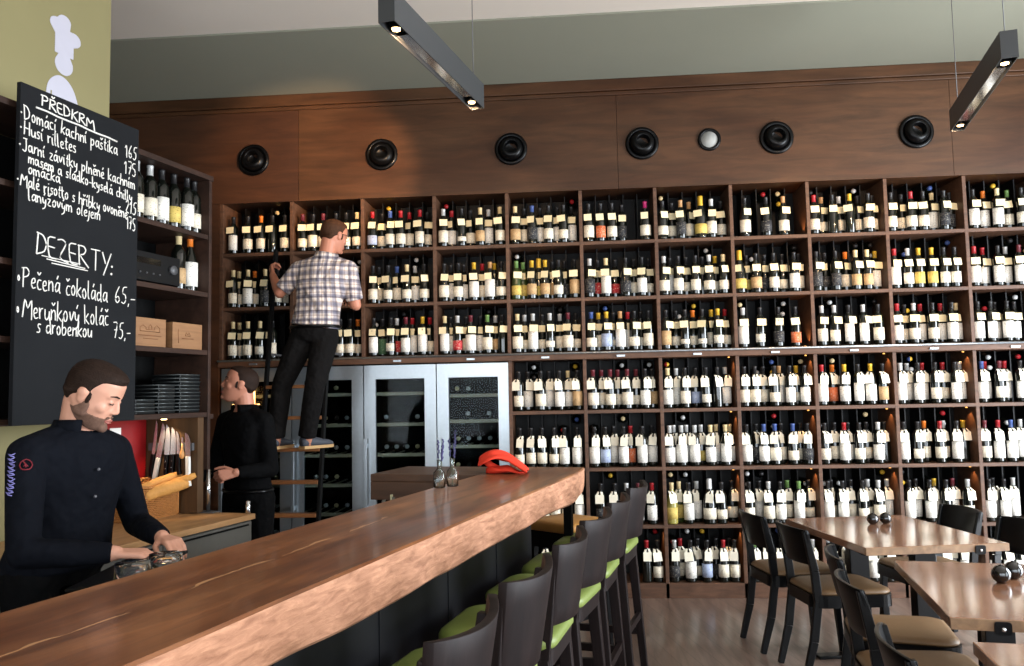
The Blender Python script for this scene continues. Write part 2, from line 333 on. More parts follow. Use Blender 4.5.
# ------------------------------------------------------------------ room shell
XL, XR, YB, YF = -2.6, 7.8, .66, -9.4
ZC = 3.9
struct('floor', MB().box(XL-.1, XR+.1, YF-.1, YB+.1, -.08, 0), 'floor')
struct('ceiling', MB().box(XL-.1, XR+.1, YF-.1, -1.1, ZC, ZC+.1), 'ceil')
struct('trim_1', MB().box(XL-.1, XR+.1, -1.1, YB+.1, ZC-.012, ZC+.1), 'ceil2')        # lowered ceiling band over the shelving
struct('wall_back', MB().box(XL-.1, XR+.1, YB, YB+.1, 0, ZC), 'plaster')
# olive wall behind the back bar
struct('wall_left', MB().box(-2.43, -2.31, -5.2, 2.135, 0, ZC, BM), 'olive')
struct('wall_left_far', MB().box(XL-.1, XL, YF, YB, 0, ZC), 'plaster')
def wall_open(name, along, pos, a0, a1, wins, m='plaster', th=.14):
    """a wall with window openings; along = 'x' or 'y'"""
    mb = MB()
    def bx(c0, c1, z0, z1):
        if along == 'y': mb.box(pos, pos+th, c0, c1, z0, z1)
        else: mb.box(c0, c1, pos-th, pos, z0, z1)
    cur = a0
    for (w0, w1, z0, z1) in sorted(wins):
        bx(cur, w0, 0, ZC); bx(w0, w1, 0, z0); bx(w0, w1, z1, ZC); cur = w1
    bx(cur, a1, 0, ZC)
    return struct(name, mb, m)
rw = [(-4.4, -.8, .3, 2.4), (-7.7, -5.1, .35, 2.65)]; fw = [(2.1, 7.1, .35, 2.65), (-.8, 1.6, .55, 2.65)]
wall_open('wall_right', 'y', XR, YF, YB, rw); wall_open('wall_front', 'x', YF, XL, XR, fw)
wn = 0
for along, pos, L in (('y', XR+.07, rw), ('x', YF-.07, fw)):
    for (w0, w1, z0, z1) in L:
        wn += 1; mb = MB(); gl = MB(); n = max(2, round((w1-w0)/1.1))
        def bx(m, c0, c1, za, zb, t):
            if along == 'y': m.box(pos-t, pos+t, c0, c1, za, zb)
            else: m.box(c0, c1, pos-t, pos+t, za, zb)
        for i in range(n+1):
            c = w0+(w1-w0)*i/n; bx(mb, max(w0, c-.03), min(w1, c+.03), z0, z1, .03)
        bx(mb, w0, w1, z0, z0+.06, .03); bx(mb, w0, w1, z1-.06, z1, .03)
        f = struct('window_%d' % wn, mb, 'winframe'); bx(gl, w0+.03, w1-.03, z0+.06, z1-.06, .004); gl.build('pane', 'glass', f)

# ------------------------------------------------------------------ wine shelving
W = .5615; T = 3.037; BT = .026; NC = 14; DEP = .36
TOPS = {0: 2.643, 1: 2.218, 2: 1.81, 3: 1.373, 4: .946, 5: .526, 6: .107}      # board tops the bottles stand on
CEIL = {0: T, 1: 2.617, 2: 2.192, 3: 1.752, 4: 1.347, 5: .92, 6: .50}
sh = empty('wine_shelving', (0, 0, 0), 0, 'dark brown wooden shelving filled with wine bottles, covering the whole far wall', 'shelving')
h = BT/2
for k in range(NC+1):
    z0 = 0 if k >= 4 else 1.78
    MB().box(k*W-h, k*W+h, 0, DEP, z0, T).build('divider', 'shelf', sh, .002)
xe = NC*W+h
for r in (0, 1): MB().box(-h+.001, xe, .001, DEP, TOPS[r]-BT, TOPS[r]).build('shelf_board', 'shelf', sh, .002)
for r in (3, 4, 5): MB().box(4*W-h, xe, .001, DEP, TOPS[r]-BT, TOPS[r]).build('shelf_board', 'shelf', sh, .002)
MB().box(-h, xe, -.022, DEP, 1.752, 1.81).build('ledge', 'shelf', sh, .003)
mb = MB().tube([(-h, -.034, 1.80), (xe, -.034, 1.80)], .007, 8)
for i in range(NC): mb.box(i*W+.24, i*W+.30, -.036, -.02, 1.765, 1.778)
mb.build('ladder_rail', 'steel', sh)
MB().box(4*W-h, xe, 0, DEP, 0, .107).build('plinth', 'shelf', sh, .002)
MB().box(-h, xe, DEP, DEP+.02, 1.75, T).build('back_panel', 'blackm', sh)
MB().box(4*W-h, xe, DEP, DEP+.02, 0, 1.75).build('back_panel', 'blackm', sh)
for r in range(7):
    for k in range(NC):
        if r > 2 and k < 4: continue
        mb = MB(); z0, z1 = TOPS[r], CEIL[r]-.001
        for i in range(1, 5):
            x = k*W+h+(W-BT)*i/5; mb.box(x-.004, x+.004, .176, DEP, z0, z1)
        mb.box(k*W+h, (k+1)*W-h, DEP-.004, DEP-.001, z0, z1)
        mb.build('rack_insert', 'fin', sh)
# frieze of wood panels with a cornice
def frieze(x0, x1, m, nm):
    struct(nm, MB().box(x0+.0015, x1-.0015, -.004, .36, T+.002, 3.762), m)
xs = [XL, .62, 3.10, 5.55, XR]
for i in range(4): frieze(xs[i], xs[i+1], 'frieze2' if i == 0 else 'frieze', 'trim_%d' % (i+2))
struct('trim_6', MB().box(XL, XR, -.018, .36, 3.764, 3.792), 'frieze', bevel=.004)
struct('trim_7', MB().box(XL, XR, -.03, .36, 3.796, 3.886), 'frieze', bevel=.004)
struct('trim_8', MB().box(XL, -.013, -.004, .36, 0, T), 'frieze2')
# round air nozzles set in the frieze
nz = []
def nozzle(x, label):
    t = empty('air_nozzle', (x, -.004, 3.377), 0, label, 'air nozzle', 'black air nozzles on the wood panelling')
    q = Matrix.Rotation(R(90), 4, 'X')
    MB().lathe([(.098, 0), (.124, 0), (.126, .012), (.118, .022), (.1, .024), (.094, .012), (.098, 0)], 32, q).build('flange', 'black', t)
    tilt = Matrix.Rotation(R(90-7), 4, 'X') @ Matrix.Rotation(R(5), 4, 'Y')
    MB().lathe([(.092, .004), (.094, .02), (.08, .05), (.052, .066), (.048, .06), (.046, .0), (.0, .0)], 32, tilt).build('bell', 'black', t)
    return t
for i, x in enumerate((.259, 1.282, 2.289, 3.286, 4.283, 5.295)):
    nozzle(x, 'black round air nozzle on the wood panel, %s of six from the left' % ORD[i])
t = empty('air_vent', (3.788, -.004, 3.385), 0, 'small round vent with black rim and pale grey disc between two nozzles', 'vent')
q = Matrix.Rotation(R(90), 4, 'X')
MB().lathe([(.06, 0), (.086, 0), (.086, .014), (.07, .02), (.062, .012), (.06, 0)], 28, q).build('rim', 'black', t)
MB().lathe([(.062, .001), (.062, .010), (.0, .014)], 28, q).build('disc', mat('grey_disc', (150, 150, 146), .7), t)

# little warm downlights at the top right corner of the bays
nl = 0
for (k, r) in [(6, 3), (7, 3), (8, 3), (9, 3), (6, 4), (7, 4), (8, 4), (9, 4), (6, 5), (7, 5), (8, 5), (9, 5), (6, 6), (5, 6), (7, 0), (7, 2)]:
    x = (k+1)*W-h-.035; z = CEIL[r]; up = r in (0, 2)
    o = tag(MB().lathe([(.007, 0), (.008, .005), (.004, .007)], 12, Matrix.Translation((x, .07, (TOPS[r]+.0005 if up else z-.0095)))).build('bay_downlight' if not up else 'bay_uplight', 'bayglow'),
            'tiny warm spotlight %s, %s bay from left, %s row' % ('on the shelf board' if up else 'under the shelf board', ORD[k], ORD[r]), 'spotlight', 'tiny warm spotlights in the shelf bays')
    spot('bay_light', (x, .07, z-.014 if not up else TOPS[r]+.014), (x+.045, .12, TOPS[r]+.16 if not up else z-.16), 1.6, 80, .5, (1, .5, .2), .006)

# ------------------------------------------------------------------ wine bottles
PROF = dict(bordeaux=[(.03, 0), (.036, .003), (.0375, .01), (.0375, .195), (.034, .213), (.022, .232), (.015, .245), (.0145, .288), (.016, .289), (.016, .297), (0, .297)],
            burgundy=[(.034, 0), (.04, .004), (.0405, .012), (.0405, .15), (.037, .175), (.026, .21), (.0165, .24), (.0145, .262), (.0145, .288), (.016, .289), (.016, .296), (0, .296)],
            champagne=[(.04, 0), (.046, .004), (.0465, .012), (.0465, .155), (.042, .185), (.028, .225), (.018, .258), (.016, .285), (.018, .29), (.018, .318), (0, .32)])
SLIMS = dict(bordeaux=.0375, burgundy=.0405, champagne=.0465)
def part_glass(kind, seg=16): return MB().lathe(PROF[kind], seg)
def part_cap(kind, seg=12):
    if kind == 'champagne': return MB().lathe([(.0215, .235), (.0195, .26), (.019, .285), (.0195, .32), (.017, .326), (0, .327)], seg)
    return MB().lathe([(.0158, .246), (.0156, .286), (.0172, .288), (.0172, .2985), (.015, .3), (0, .3)], seg)
def part_label(kind, z0, z1, half, seg=10):
    r = SLIMS[kind]+.0006
    return MB().lathe([(r-.0004, z0), (r, z0), (r, z1), (r-.0004, z1)], seg, None, 0, True, R(-90-half), R(-90+half))
def part_tag(kind, w=.060, hh=.054, zt=.224, collar=True):
    """a paper hung on the neck: a collar round it and the sheet lying on the shoulder"""
    mb = MB(); r = SLIMS[kind]
    q = Matrix.Translation((0, -r-.0025, zt-.03)) @ Matrix.Rotation(R(-9), 4, 'X')
    if not collar: hh = .042
    mb.box(-w/2, w/2, -.0007, .0007, -hh/2-.012, hh/2-.002, q)
    a = q @ V((-w/2+.004, 0, hh/2-.002)); b_ = q @ V((w/2-.004, 0, hh/2-.002))
    for p, s in ((a, -1), (b_, 1)) if collar else ():
        n0 = V((s*.017, -.006, zt+.018)); n1 = V((s*.004, -.0175, zt+.016))
        vs = [p, p+V((-s*.018, 0, 0)), n1, n0]; vs += [x+V((0, .0012, 0)) for x in vs]
        mb.add(vs, [(0, 1, 2, 3), (4, 7, 6, 5), (0, 3, 7, 4), (1, 5, 6, 2), (0, 4, 5, 1), (3, 2, 6, 7)])
    return mb
LSPEC = dict(n=(.035, .115, 78), t=(.03, .15, 74), s=(.04, .088, 60), d=(.035, .13, 80), y=(.035, .12, 78), r=(.035, .12, 78), o=(.03, .12, 80), b=(.035, .12, 78), c=(.035, .13, 78), g=(.02, .14, 90))
cache = {}
def me_get(key, fn, mats):
    if key not in cache: cache[key] = fn().mesh(key, mats)
    return cache[key]
BKIND = {}
BOT = {
0:"58kt 176kn 283on 376kx 476kn 620mn 705kn 785mn 888kn 971kn 1060cn 1181rb 1257kn 1321bn 1405rn 1475rn 1557rn 1617kn 1742wn 1807rt 1884ks 1953kn 2031cy 2096wt 2185cn 2304cy 2371kn 2434bd 2492kt 2560kn 2628kt 2675kn 2738kt 2869kn 2960ko 3046kn 3121kd 3300pn 3431kn 3499kn 3568td 3630tn 3718yy 3798wn 3872kn 4048kn 4206kd 4333tn 4560rn 4613tn 4694kx 4742ws 4822yx 4878ks 4957kn 4996kn 5120kn 5196kn 5267rs 5354kn 5417ct 5504kd 5557kd 5715kb 5786ot 5887ct 5957gg 6058kn",
1:"58cn 94cn 178ct 222on 317cd 418kn 477kn 1058wn 1181kn 1227kn 1302kn 1372bn 1450cn 1515wt 1586kn 1742kn 1795kt 1852kn 1895kt 1975yt 2040rn 2100tt 2134yt 2188kn 2304gy 2355gy 2423yc 2477yy 2525yc 2579kc 2626kn 2673kd 2750kc 2866wd 2925kr 2990ct 3058kr 3138kd 3198kn 3261kt 3311kn 3427wn 3472kt 3535kn 3592kn 3663kn 3714kx 3765wn 3811yn 3872cn 3988yy 4041ky 4113kc 4175kd 4243kn 4305kn 4394kt 4434kn 4556kd 4617kd 4697kd 4769on 4845cc 4928cc 4996yc 5125rt 5220wn 5299yy 5393yy 5479kn 5557kn 5697rt 5757rt 5865kt 5919wt 6015mt",
2:"58cn 112cn 179cn 277cs 378kn 920kn 998kn 1059on 1184kt 1254kg 1319ks 1368wr 1437mt 1489rt 1569yt 1626rr 1742ct 1786kt 1841wr 1906kn 1943mt 2016kt 2072gr 2135wc 2188kx 2304cn 2359wn 2423wt 2493kn 2552ws 2629wn 2691mn 2750kn 2867bn 2922yn 2982yb 3033ks 3086tt 3143rt 3191kn 3240ks 3298kn 3427kc 3502kn 3571ks 3630on 3699ks 3767yn 3815ys 3872rn 4002wt 4127ks 4261kd 4385ko 4579wn 4669wn 4772kt 4878wt 4986kn 5122rt 5174kn 5242wn 5288rt 5377kn 5432rt 5513kt 5557ct 5699kt 5789kt 5817kt 5904kt 5955kt",
3:"2304kr 2373kt 2472kn 2533kt 2613kt 2680ct 2750kc 2869mn 2932mn 2998mn 3054mn 3126mn 3192mn 3259kt 3311kc 3427ct 3491wt 3555kn 3632kb 3710ks 3794kx 3854wt 3988kn 4071kn 4130kn 4213kr 4248tt 4324kt 4373ys 4434kt 4551rt 4634oo 4721yt 4819kt 4908yt 4994kc 5121wt 5169wt 5248kt 5278rt 5370kn 5422rn 5510kt 5557wt 5699bb 5721rb 5824mr 5860rt 5970kt",
4:"2304kn 2389kn 2472kn 2562kn 2642kt 2736kt 2867kt 2948kb 3010kt 3084kt 3138ro 3224kt 3296kt 3427wt 3458wt 3514wt 3551wt 3613wt 3659wy 3729ct 3771ct 3838ct 3871ct 3990kt 4063kd 4119by 4199bm 4243km 4329bm 4381km 4434kd 4559kn 4628kr 4699rt 4725kt 4806kn 4856kn 4941wt 4996kx 5122kt 5221kn 5269on 5379rn 5403wn 5498kb 5550yx 5694mr 5787rt 5877bb 5943wt",
5:"2740kt 2904kd 3008kd 3095wt 3183mt 3284rt 3429cy 3482cy 3552kt 3611wt 3705wN 3793kn 3870kn 3988kn 4067kt 4135wn 4219kt 4271gn 4354gt 4422kn 4563kt 4584kn 4667kt 4724kn 4810kn 4846wn 4922wn 4983wt 5139kt 5186kt 5284kt 5315yt 5400kn 5445mt 5550wn 5699kt 5725kt 5803kt 5866wt",
6:"3230rx 3311kn 3434wd 3477rn 3551kt 3602kn 3670kb 3736kd 3790rn 3829kr 3872kn 4015gt 4099kt 4208kt 4329kt 4434wt 4574kt 4647wt 4696kn 4763kb 4862bt 4912kt 4972kt 5149kt 5210kt 5257kt 5366kt 5404rt 5507rt 5557kt 5704kt 5797rt 5881kt",

}
ROWN = ['top row', 'second row', 'third row', 'fourth row', 'fifth row', 'sixth row', 'bottom row']
CAPN = {k: v[0] for k, v in CAPS.items()}
LABN = dict(m='two-band ivory label', n='ivory label', t='tall white label', s='small label', d='dark label', y='yellow label', r='red label', o='orange label', b='blue label', c='tan label', g='green body', x='plain glass', N='broad white label')
LCOL = dict(N='n', m='n')
allb = []
CAMP = V((2.7377, -6.1589, 1.4918))
for r, s in BOT.items():
    prev = []; cnt = {}
    for tok in s.split():
        x = int(tok[:-2])/1000; cap, lab = tok[-2], tok[-1]; k = int(x//W)
        cnt[k] = cnt.get(k, 0)+1
        y = None; x0_ = x
        for dx in (0, .012, .024, .036, .05):
            for yy in (.052, .128):
                xx = min(max(x0_+dx+(x0_-2.74)*(yy-.09)/6.25, k*W+h+.042), (k+1)*W-h-.042)     # seen in perspective, the rear ones sit further out
                if all((xx-px)**2+(yy-py)**2 >= .0772**2 for px, py in prev): y = yy; break
            if y is not None: x = xx; break
        if y is None: y = .128
        x = min(x, (k+1)*W-h-.041)
        if any((x-px)**2+(y-py)**2 < .0765**2 for px, py in prev):
            ok = [(xx, yy) for q in range(-12, 13) for yy in (.052, .130) for xx in [x+.01*abs(q)*(-1 if q < 0 else 1)] if k*W+h+.041 < xx < (k+1)*W-h-.041 and all((xx-px)**2+(yy-py)**2 >= .0765**2 for px, py in prev)]
            if ok: x, y = min(ok, key=lambda o_: abs(o_[0]-x))
            else: cnt[k] -= 1; continue
        if lab == 'r' and (r >= 3 or cap not in 'wk'): lab = 'n'
        if r < 3 and cap == 'c' and lab == 'y': lab = 'c'
        if r >= 3 and lab == 'y' and cap in 'kb': lab = 't'
        prev.append((x, y)); allb.append([x, y, r, k, cnt[k], cap, lab])
rest = sorted(allb, key=lambda a: (V((a[0], a[1], TOPS[a[2]]+.15))-CAMP).length)
KEEP = 291
single, bulk = rest[:KEEP], rest[KEEP:]
def bottle_kind(cap, lab): return 'champagne' if lab == 'N' or (cap in 'y' and lab == 'y') else ('burgundy' if rnd.random() < .22 else 'bordeaux')
def bottle_parts(kind, cap, lab, tagged, jit, collar=True):
    out = [('glass', me_get('bottle_glass_'+kind+('g' if lab == 'y' and cap in 'gc' else ''), lambda: part_glass(kind), 'yglass' if (lab == 'y' and cap == 'c') else ('gglass' if (lab == 'y' and cap == 'g') else 'bglass')))]
    out.append(('capsule', me_get('capsule_%s_%s' % (kind, cap), lambda: part_cap(kind), 'cap_'+cap)))
    if lab != 'x':
        l = LCOL.get(lab, lab); z0, z1, hf = LSPEC[l]
        v = jit % 3; z1 += (-.012, 0, .012)[v]
        out.append(('label', me_get('label_%s_%s_%d' % (kind, l, v), lambda: part_label(kind, z0, z1, hf), LABELS[l])))
    if tagged: out.append(('price_tag', me_get('tag_%s%d' % (kind, collar), lambda: part_tag(kind, collar=collar), 'tagw' if collar else 'tag')))
    return out
def make_bottle(x, y, z, cap, lab, label, group, tagged=True, rot=None):
    kind = bottle_kind(cap, lab)
    t = empty('wine_bottle', (x, y, z+.0006), (rnd.uniform(-.25, .25) if rot is None else rot), label, 'bottle', group)
    for nm, me in bottle_parts(kind, cap, lab, tagged, rnd.randrange(3), z < 1.5):
        o = bpy.data.objects.new(nm, me); COL.objects.link(o); o.parent = t
        if nm == 'price_tag':
            o.rotation_euler = (0, R(rnd.uniform(-4, 4)), R(rnd.uniform(-14, 14)))
            o.scale = (rnd.uniform(.9, 1.08),)*2+(1,)
    return t
CAPW = {'k': 'black', 'r': 'red', 'w': 'silver', 'y': 'gold', 'o': 'orange', 'b': 'blue', 'g': 'green', 'm': 'burgundy', 'c': 'cream', 'p': 'pink', 't': 'tan'}
for x, y, r, k, i, cap, lab in single:
    make_bottle(x, y, TOPS[r], cap, lab, 'wine bottle, %s capsule, %s, %s from left in %s bay, %s' % (CAPW[cap], LABN[lab], ORD[i-1], ORD[k], ROWN[r]), 'wine bottles standing in the %s of the wall shelving' % ROWN[r])
# everything past the three hundred that show largest: the far ones and those lying in the racks and coolers
bulkm = MB(); bm_mats = ['bglass', 'tag', 'tagw']+['cap_'+c for c in CAPS]+['__n', '__t', '__d', '__y']
midx = {n: i for i, n in enumerate(bm_mats)}
pg = part_glass('bordeaux', 10); pc = part_cap('bordeaux', 8); pt = part_tag('bordeaux', collar=False); pt2 = part_tag('bordeaux'); pl = {l: part_label('bordeaux', *LSPEC[l], seg=6) for l in 'ntdy'}
def bulk_add(src, M4, mi): bulkm.add(src.v, src.f, M4, mi, src.sm[0])
def bulk_bottle(M4, cap, lab, tagged=True):
    bulk_add(pg, M4, 0); bulk_add(pc, M4, midx['cap_'+cap])
    if lab != 'x':
        l = lab if lab in 'ntdy' else ('t' if lab in 'crob' else 'n'); bulk_add(pl[l], M4, midx['__'+l])
    if tagged: low = M4.translation.z < 1.5; bulk_add(pt2 if low else pt, M4 @ Matrix.Rotation(rnd.uniform(-.06, .06), 4, 'Y'), 2 if low else 1)
for x, y, r, k, i, cap, lab in bulk: bulk_bottle(Matrix.Translation((x, y, TOPS[r]+.0006)) @ Matrix.Rotation(rnd.uniform(-.25, .25), 4, 'Z'), cap, lab)
for r in range(7):          # bays past the right edge of the photo and low ones behind the bar go on the same way
    for k in ([10, 11, 12] if r < 3 else [4, 10, 11, 12] if r > 4 else [10, 11, 12]):
        for i in range(6):
            x = k*W+.07+i*.083
            if (k == 10 and x < 6.09) or (k == 4 and (r == 5 and i == 5)): continue
            bulk_bottle(Matrix.Translation((x, .06, TOPS[r]+.0006)), rnd.choice('kkkrwymk'), rnd.choice('nnt'))
LAY = Matrix.Rotation(R(90), 4, 'X')      # bottle axis towards -y
lp = MB().lathe([(.036, 0), (.0375, .01), (.0375, .14), (.015, .18), (.015, .195)], 8); lc = MB().lathe([(.0158, .16), (.0172, .197), (0, .2)], 8)
for r in range(7):
    for k in range(NC-1):
        if r > 2 and k < 4: continue
        n = (1 if r < 2 else 2) if k < 7 else 3
        if r >= 3: n += 1
        for q in range(n):
            if rnd.random() < .3: continue
            s = rnd.randrange(5); x = k*W+h+(W-BT)*(s+.5)/5; z = CEIL[r]-.046-.078*(q % 2)-.001
            M4 = Matrix.Translation((x+rnd.uniform(-.006, .006), .353, z)) @ LAY
            bulkm.add(lp.v, lp.f, M4, 0, True); bulkm.add(lc.v, lc.f, M4, midx['cap_'+rnd.choice('wwwkcryb')], True)
CZ = {False: (.22, .42, .62, .84, 1.065, 1.295, 1.53), True: (.24, .46, .70, .92, 1.12, 1.31, 1.505)}
# lying bottles on the pull-out shelves of the coolers
for f in range(4):
    for zi, zs in enumerate(CZ[f == 3]):
        for q in range(4):
            if rnd.random() < (.5 if zs > 1.4 else .3 if zs > 1.2 else .1): continue
            x = f*W+.135+q*.083+rnd.uniform(-.004, .004); yy = .36
            M4 = Matrix.Translation((x+.0, yy, zs+.05)) @ LAY
            bulkm.add(lp.v, lp.f, M4, 0, True); bulkm.add(lc.v, lc.f, M4, midx['cap_'+rnd.choice('wwckcw')], True)
mats = [LABELS[n[2:]] if n.startswith('__') else n for n in bm_mats]
tag(bulkm.build('wine_bottles', mats), 'the remaining wine bottles standing at the far left or lying in the racks and coolers', 'bottles', kind='stuff')

# ------------------------------------------------------------------ wine coolers
def cooler(f):
    x0, x1 = f*W+.004, (f+1)*W-.004; zt = 1.742
    t = empty('wine_cooler', ((x0+x1)/2, 0, 0), 0, ['steel wine cooler behind the standing barman, leftmost of four', 'steel wine cooler right behind the ladder, second of four', 'steel wine cooler, third of four from the left, clear of the ladder', 'steel wine cooler beside the first bottle bay, rightmost of four'][f], 'wine cooler', 'tall steel wine coolers under the shelving')
    c = (x1-x0)/2; g0, g1 = -c+.088, c-.088; gt = 1.638
    mb = MB(); mb.box(-c, -c+.02, .05, .52, 0.0, zt); mb.box(c-.02, c, .05, .52, 0.0, zt); mb.box(-c+.02, c-.02, .5, .52, 0, zt); mb.box(-c+.02, c-.02, .05, .5, zt-.02, zt); mb.box(-c+.02, c-.02, .05, .5, 0, .12)
    mb.build('cabinet', 'blackm', t)
    mb = MB(); d0, d1 = .008, .046
    mb.box(-c, g0, d0, d1, .1, zt); mb.box(g1, c, d0, d1, .1, zt); mb.box(g0, g1, d0, d1, gt, zt); mb.box(g0, g1, d0, d1, .1, .2)
    door = mb.build('door', 'steel', t)
    MB().box(g0, g1, .024, .03, .2, gt).build('glass_pane', 'coolglass', door)
    hd = MB().box(-c+.004, -c+.03, -.045, -.03, .62, 1.19)
    hd.box(-c+.008, -c+.026, -.03, .008, .66, .69).box(-c+.008, -c+.026, -.03, .008, 1.12, 1.15)
    hd.build('handle', 'steel', door, .003)
    for zs in CZ[f == 3]:
        s = MB().box(-c+.02, c-.02, .06, .085, zs-.018, zs+.006)
        for i in range(6): s.box(-c+.03+i*.085, -c+.045+i*.085, .085, .48, zs-.006, zs)
        s.build('cooler_shelf', 'coolshelf', t)
    return t
M['greydrawer'] = mat('grey_drawer', (92, 90, 84), .5, noise=.06)
M['coolglass'] = mat('cooler_glass', (190, 205, 210), .02, trans=1, ior=1.12); M['coolshelf'] = mat('cooler_shelf_wood', (168, 156, 132), .6)
for f in range(4): cooler(f)
# glowing box and ledge added for a bright warm spot behind the man
t = tag(MB().box(.16, .30, -.10, -.06, 1.47, 1.60).box(.14, .31, -.11, .0075, 1.46, 1.468).build('added_glow_box', 'warmlit'), 'small glowing box added for the warm bright spot behind the standing barman', 'light')

# ------------------------------------------------------------------ bar
bar = bempty('bar_counter', 0, 0, 0, 'long bar with thick live-edge wooden slab and black front, turning left at its end', 'bar counter')
def slab():
    """the slab: sawn live edge on the guest side, straight at the back; mesh in (x=-n, y=u, z)"""
    mb = MB(); rr = random.Random(3); n = 120; U0, U1 = -1.75, 3.11; rings = []
    ph = [rr.uniform(0, 6) for _ in range(6)]
    for i in range(n+1):
        u = U0+(U1-U0)*i/n
        w = .007*math.sin(u*2.1+ph[0])+.003*math.sin(u*5.3+ph[1])+.0015*math.sin(u*13+ph[2])
        wb = .009*math.sin(u*1.7+ph[3])+.005*math.sin(u*6.1+ph[4])+.002*math.sin(u*17+ph[5])
        top = 1.1; bot = .968+.005*math.sin(u*2.9+ph[2])+.002*math.sin(u*9)
        fr = w*.5; fb = .012+wb
        if u > 2.62: k = (u-2.62)/(3.11-2.62); fr -= .035*k*k; fb -= .05*k
        ring = [(-.47, u, top), (-.1, u, top), (fr-.006, u, top), (fr, u, top-.006), ((fr+fb)/2+.004*math.sin(u*23), u, 1.05), ((fr+fb)/2+.003*math.sin(u*31+1), u, 1.01), (fb-.004, u, bot+.012), (fb-.02, u, bot), (-.1, u, bot), (-.47, u, bot)]
        rings.append(ring)
    m = len(rings[0]); vs = [p for r in rings for p in r]
    for j in range(n):
        for i in range(m):
            k = (i+1) % m; mb.add([rings[j][i], rings[j+1][i], rings[j+1][k], rings[j][k]], [(0, 1, 2, 3)], None, 1 if 3 <= i <= 6 else 0, False)
    mb.add(rings[0], [tuple(range(m))], None, 1); mb.add(rings[-1], [tuple(reversed(range(m)))], None, 1)
    return mb
slab().build('slab', ['bartop', 'barfront'], bar)
mb = MB().box(-1.06, -.471, 2.63, 3.10, 1.062, 1.1, mi=0); mb.box(-1.06, -.471, 2.63, 3.09, .968, 1.062, mi=0)
mb.build('return_slab', 'barreturn', bar, .004)
mb = MB().box(-.16, -.12, -1.75, 2.37, .0, .966)
for i in range(8): mb.box(-.121, -.117, -1.7+i*.51, -1.7+i*.51+.006, .02, .96)
mb.build('front_panel', 'panel', bar)
MB().box(-.40, -.16, -1.75, 2.37, .0, .80).box(-.44, -.40, -1.75, 2.37, 0, .86).build('body', 'blackm', bar)
MB().box(-.46, -.16, -1.7, 2.37, .80, .83).build('under_shelf', 'greym', bar)
MB().box(-.07, -.03, 2.78, 2.82, 0, .965).build('post', 'blackm', bar)
MB().box(-1.02, -.98, 2.70, 2.74, 0, .966).build('post', 'blackm', bar)
MB().box(-.50, -.46, 2.70, 2.74, 0, .966).build('post', 'blackm', bar)
# lower work counter on the barman's side of the bar
wc = bempty('work_counter', 0, 0, 0, 'low steel work counter tucked behind the bar slab', 'counter')
MB().box(-1.0, -.475, .2, 2.2, .82, .85).build('worktop', 'steel', wc, .003)
MB().box(-.98, -.50, .22, 2.18, .08, .82).build('cabinet', 'blackm', wc)
MB().box(-.96, -.52, .24, 2.16, 0, .08).build('plinth', 'blackm', wc)

# ------------------------------------------------------------------ bar stools (local +x looks at the bar)
def rounded_rect(w, d, r, n=5):
    out = []
    for cx, cy, a0 in ((w/2-r, d/2-r, 0), (-w/2+r, d/2-r, 90), (-w/2+r, -d/2+r, 180), (w/2-r, -d/2+r, 270)):
        for i in range(n+1): a = R(a0+90*i/n); out.append((cx+r*math.cos(a), cy+r*math.sin(a)))
    return out
def cushion(mb, w, d, z0, z1, r=.05, taper=1, mi=0):
    rings = []
    for s, z in ((.96, z0), (1, z0+.008), (1, z1-.018), (.97, z1-.007), (.88, z1), (.4, z1+.004)):
        rings.append([(x*s, y*s*(1-(.5-x/w)*(1-taper)), z) for x, y in rounded_rect(w, d, r)])
    mb.loft(rings, mi)
def curved_back(mb, x, wt, wb, z0, z1, bend, lean, th=.022, n=12, edge=0):
    """a bent backrest: x of its ends, bulging to -x, wider at the top"""
    vs = []; rows = 5
    for side in (0, 1):
        for j in range(rows+1):
            t = j/rows; z = z0+(z1-z0)*t; w = wb+(wt-wb)*t
            for i in range(n+1):
                s = -1+2*i/n; yy = s*w/2; xx = x-bend*(1-s*s)-lean*t-(th if side else 0)
                zz = z-(edge*(s*s) if j == rows else 0)
                vs.append((xx, yy, zz))
    N = (rows+1)*(n+1); fs = []
    for j in range(rows):
        for i in range(n):
            a = j*(n+1)+i; fs.append((a, a+1, a+n+2, a+n+1)); fs.append((N+a, N+a+n+1, N+a+n+2, N+a+1))
    for i in range(n):
        a = i; fs.append((a, N+a, N+a+1, a+1)); a = rows*(n+1)+i; fs.append((a, a+1, N+a+1, N+a))
    for j in range(rows):
        a = j*(n+1); fs.append((a, a+n+1, N+a+n+1, N+a)); a += n; fs.append((a, N+a, N+a+n+1, a+n+1))
    mb.add(vs, fs, None, 0, True)
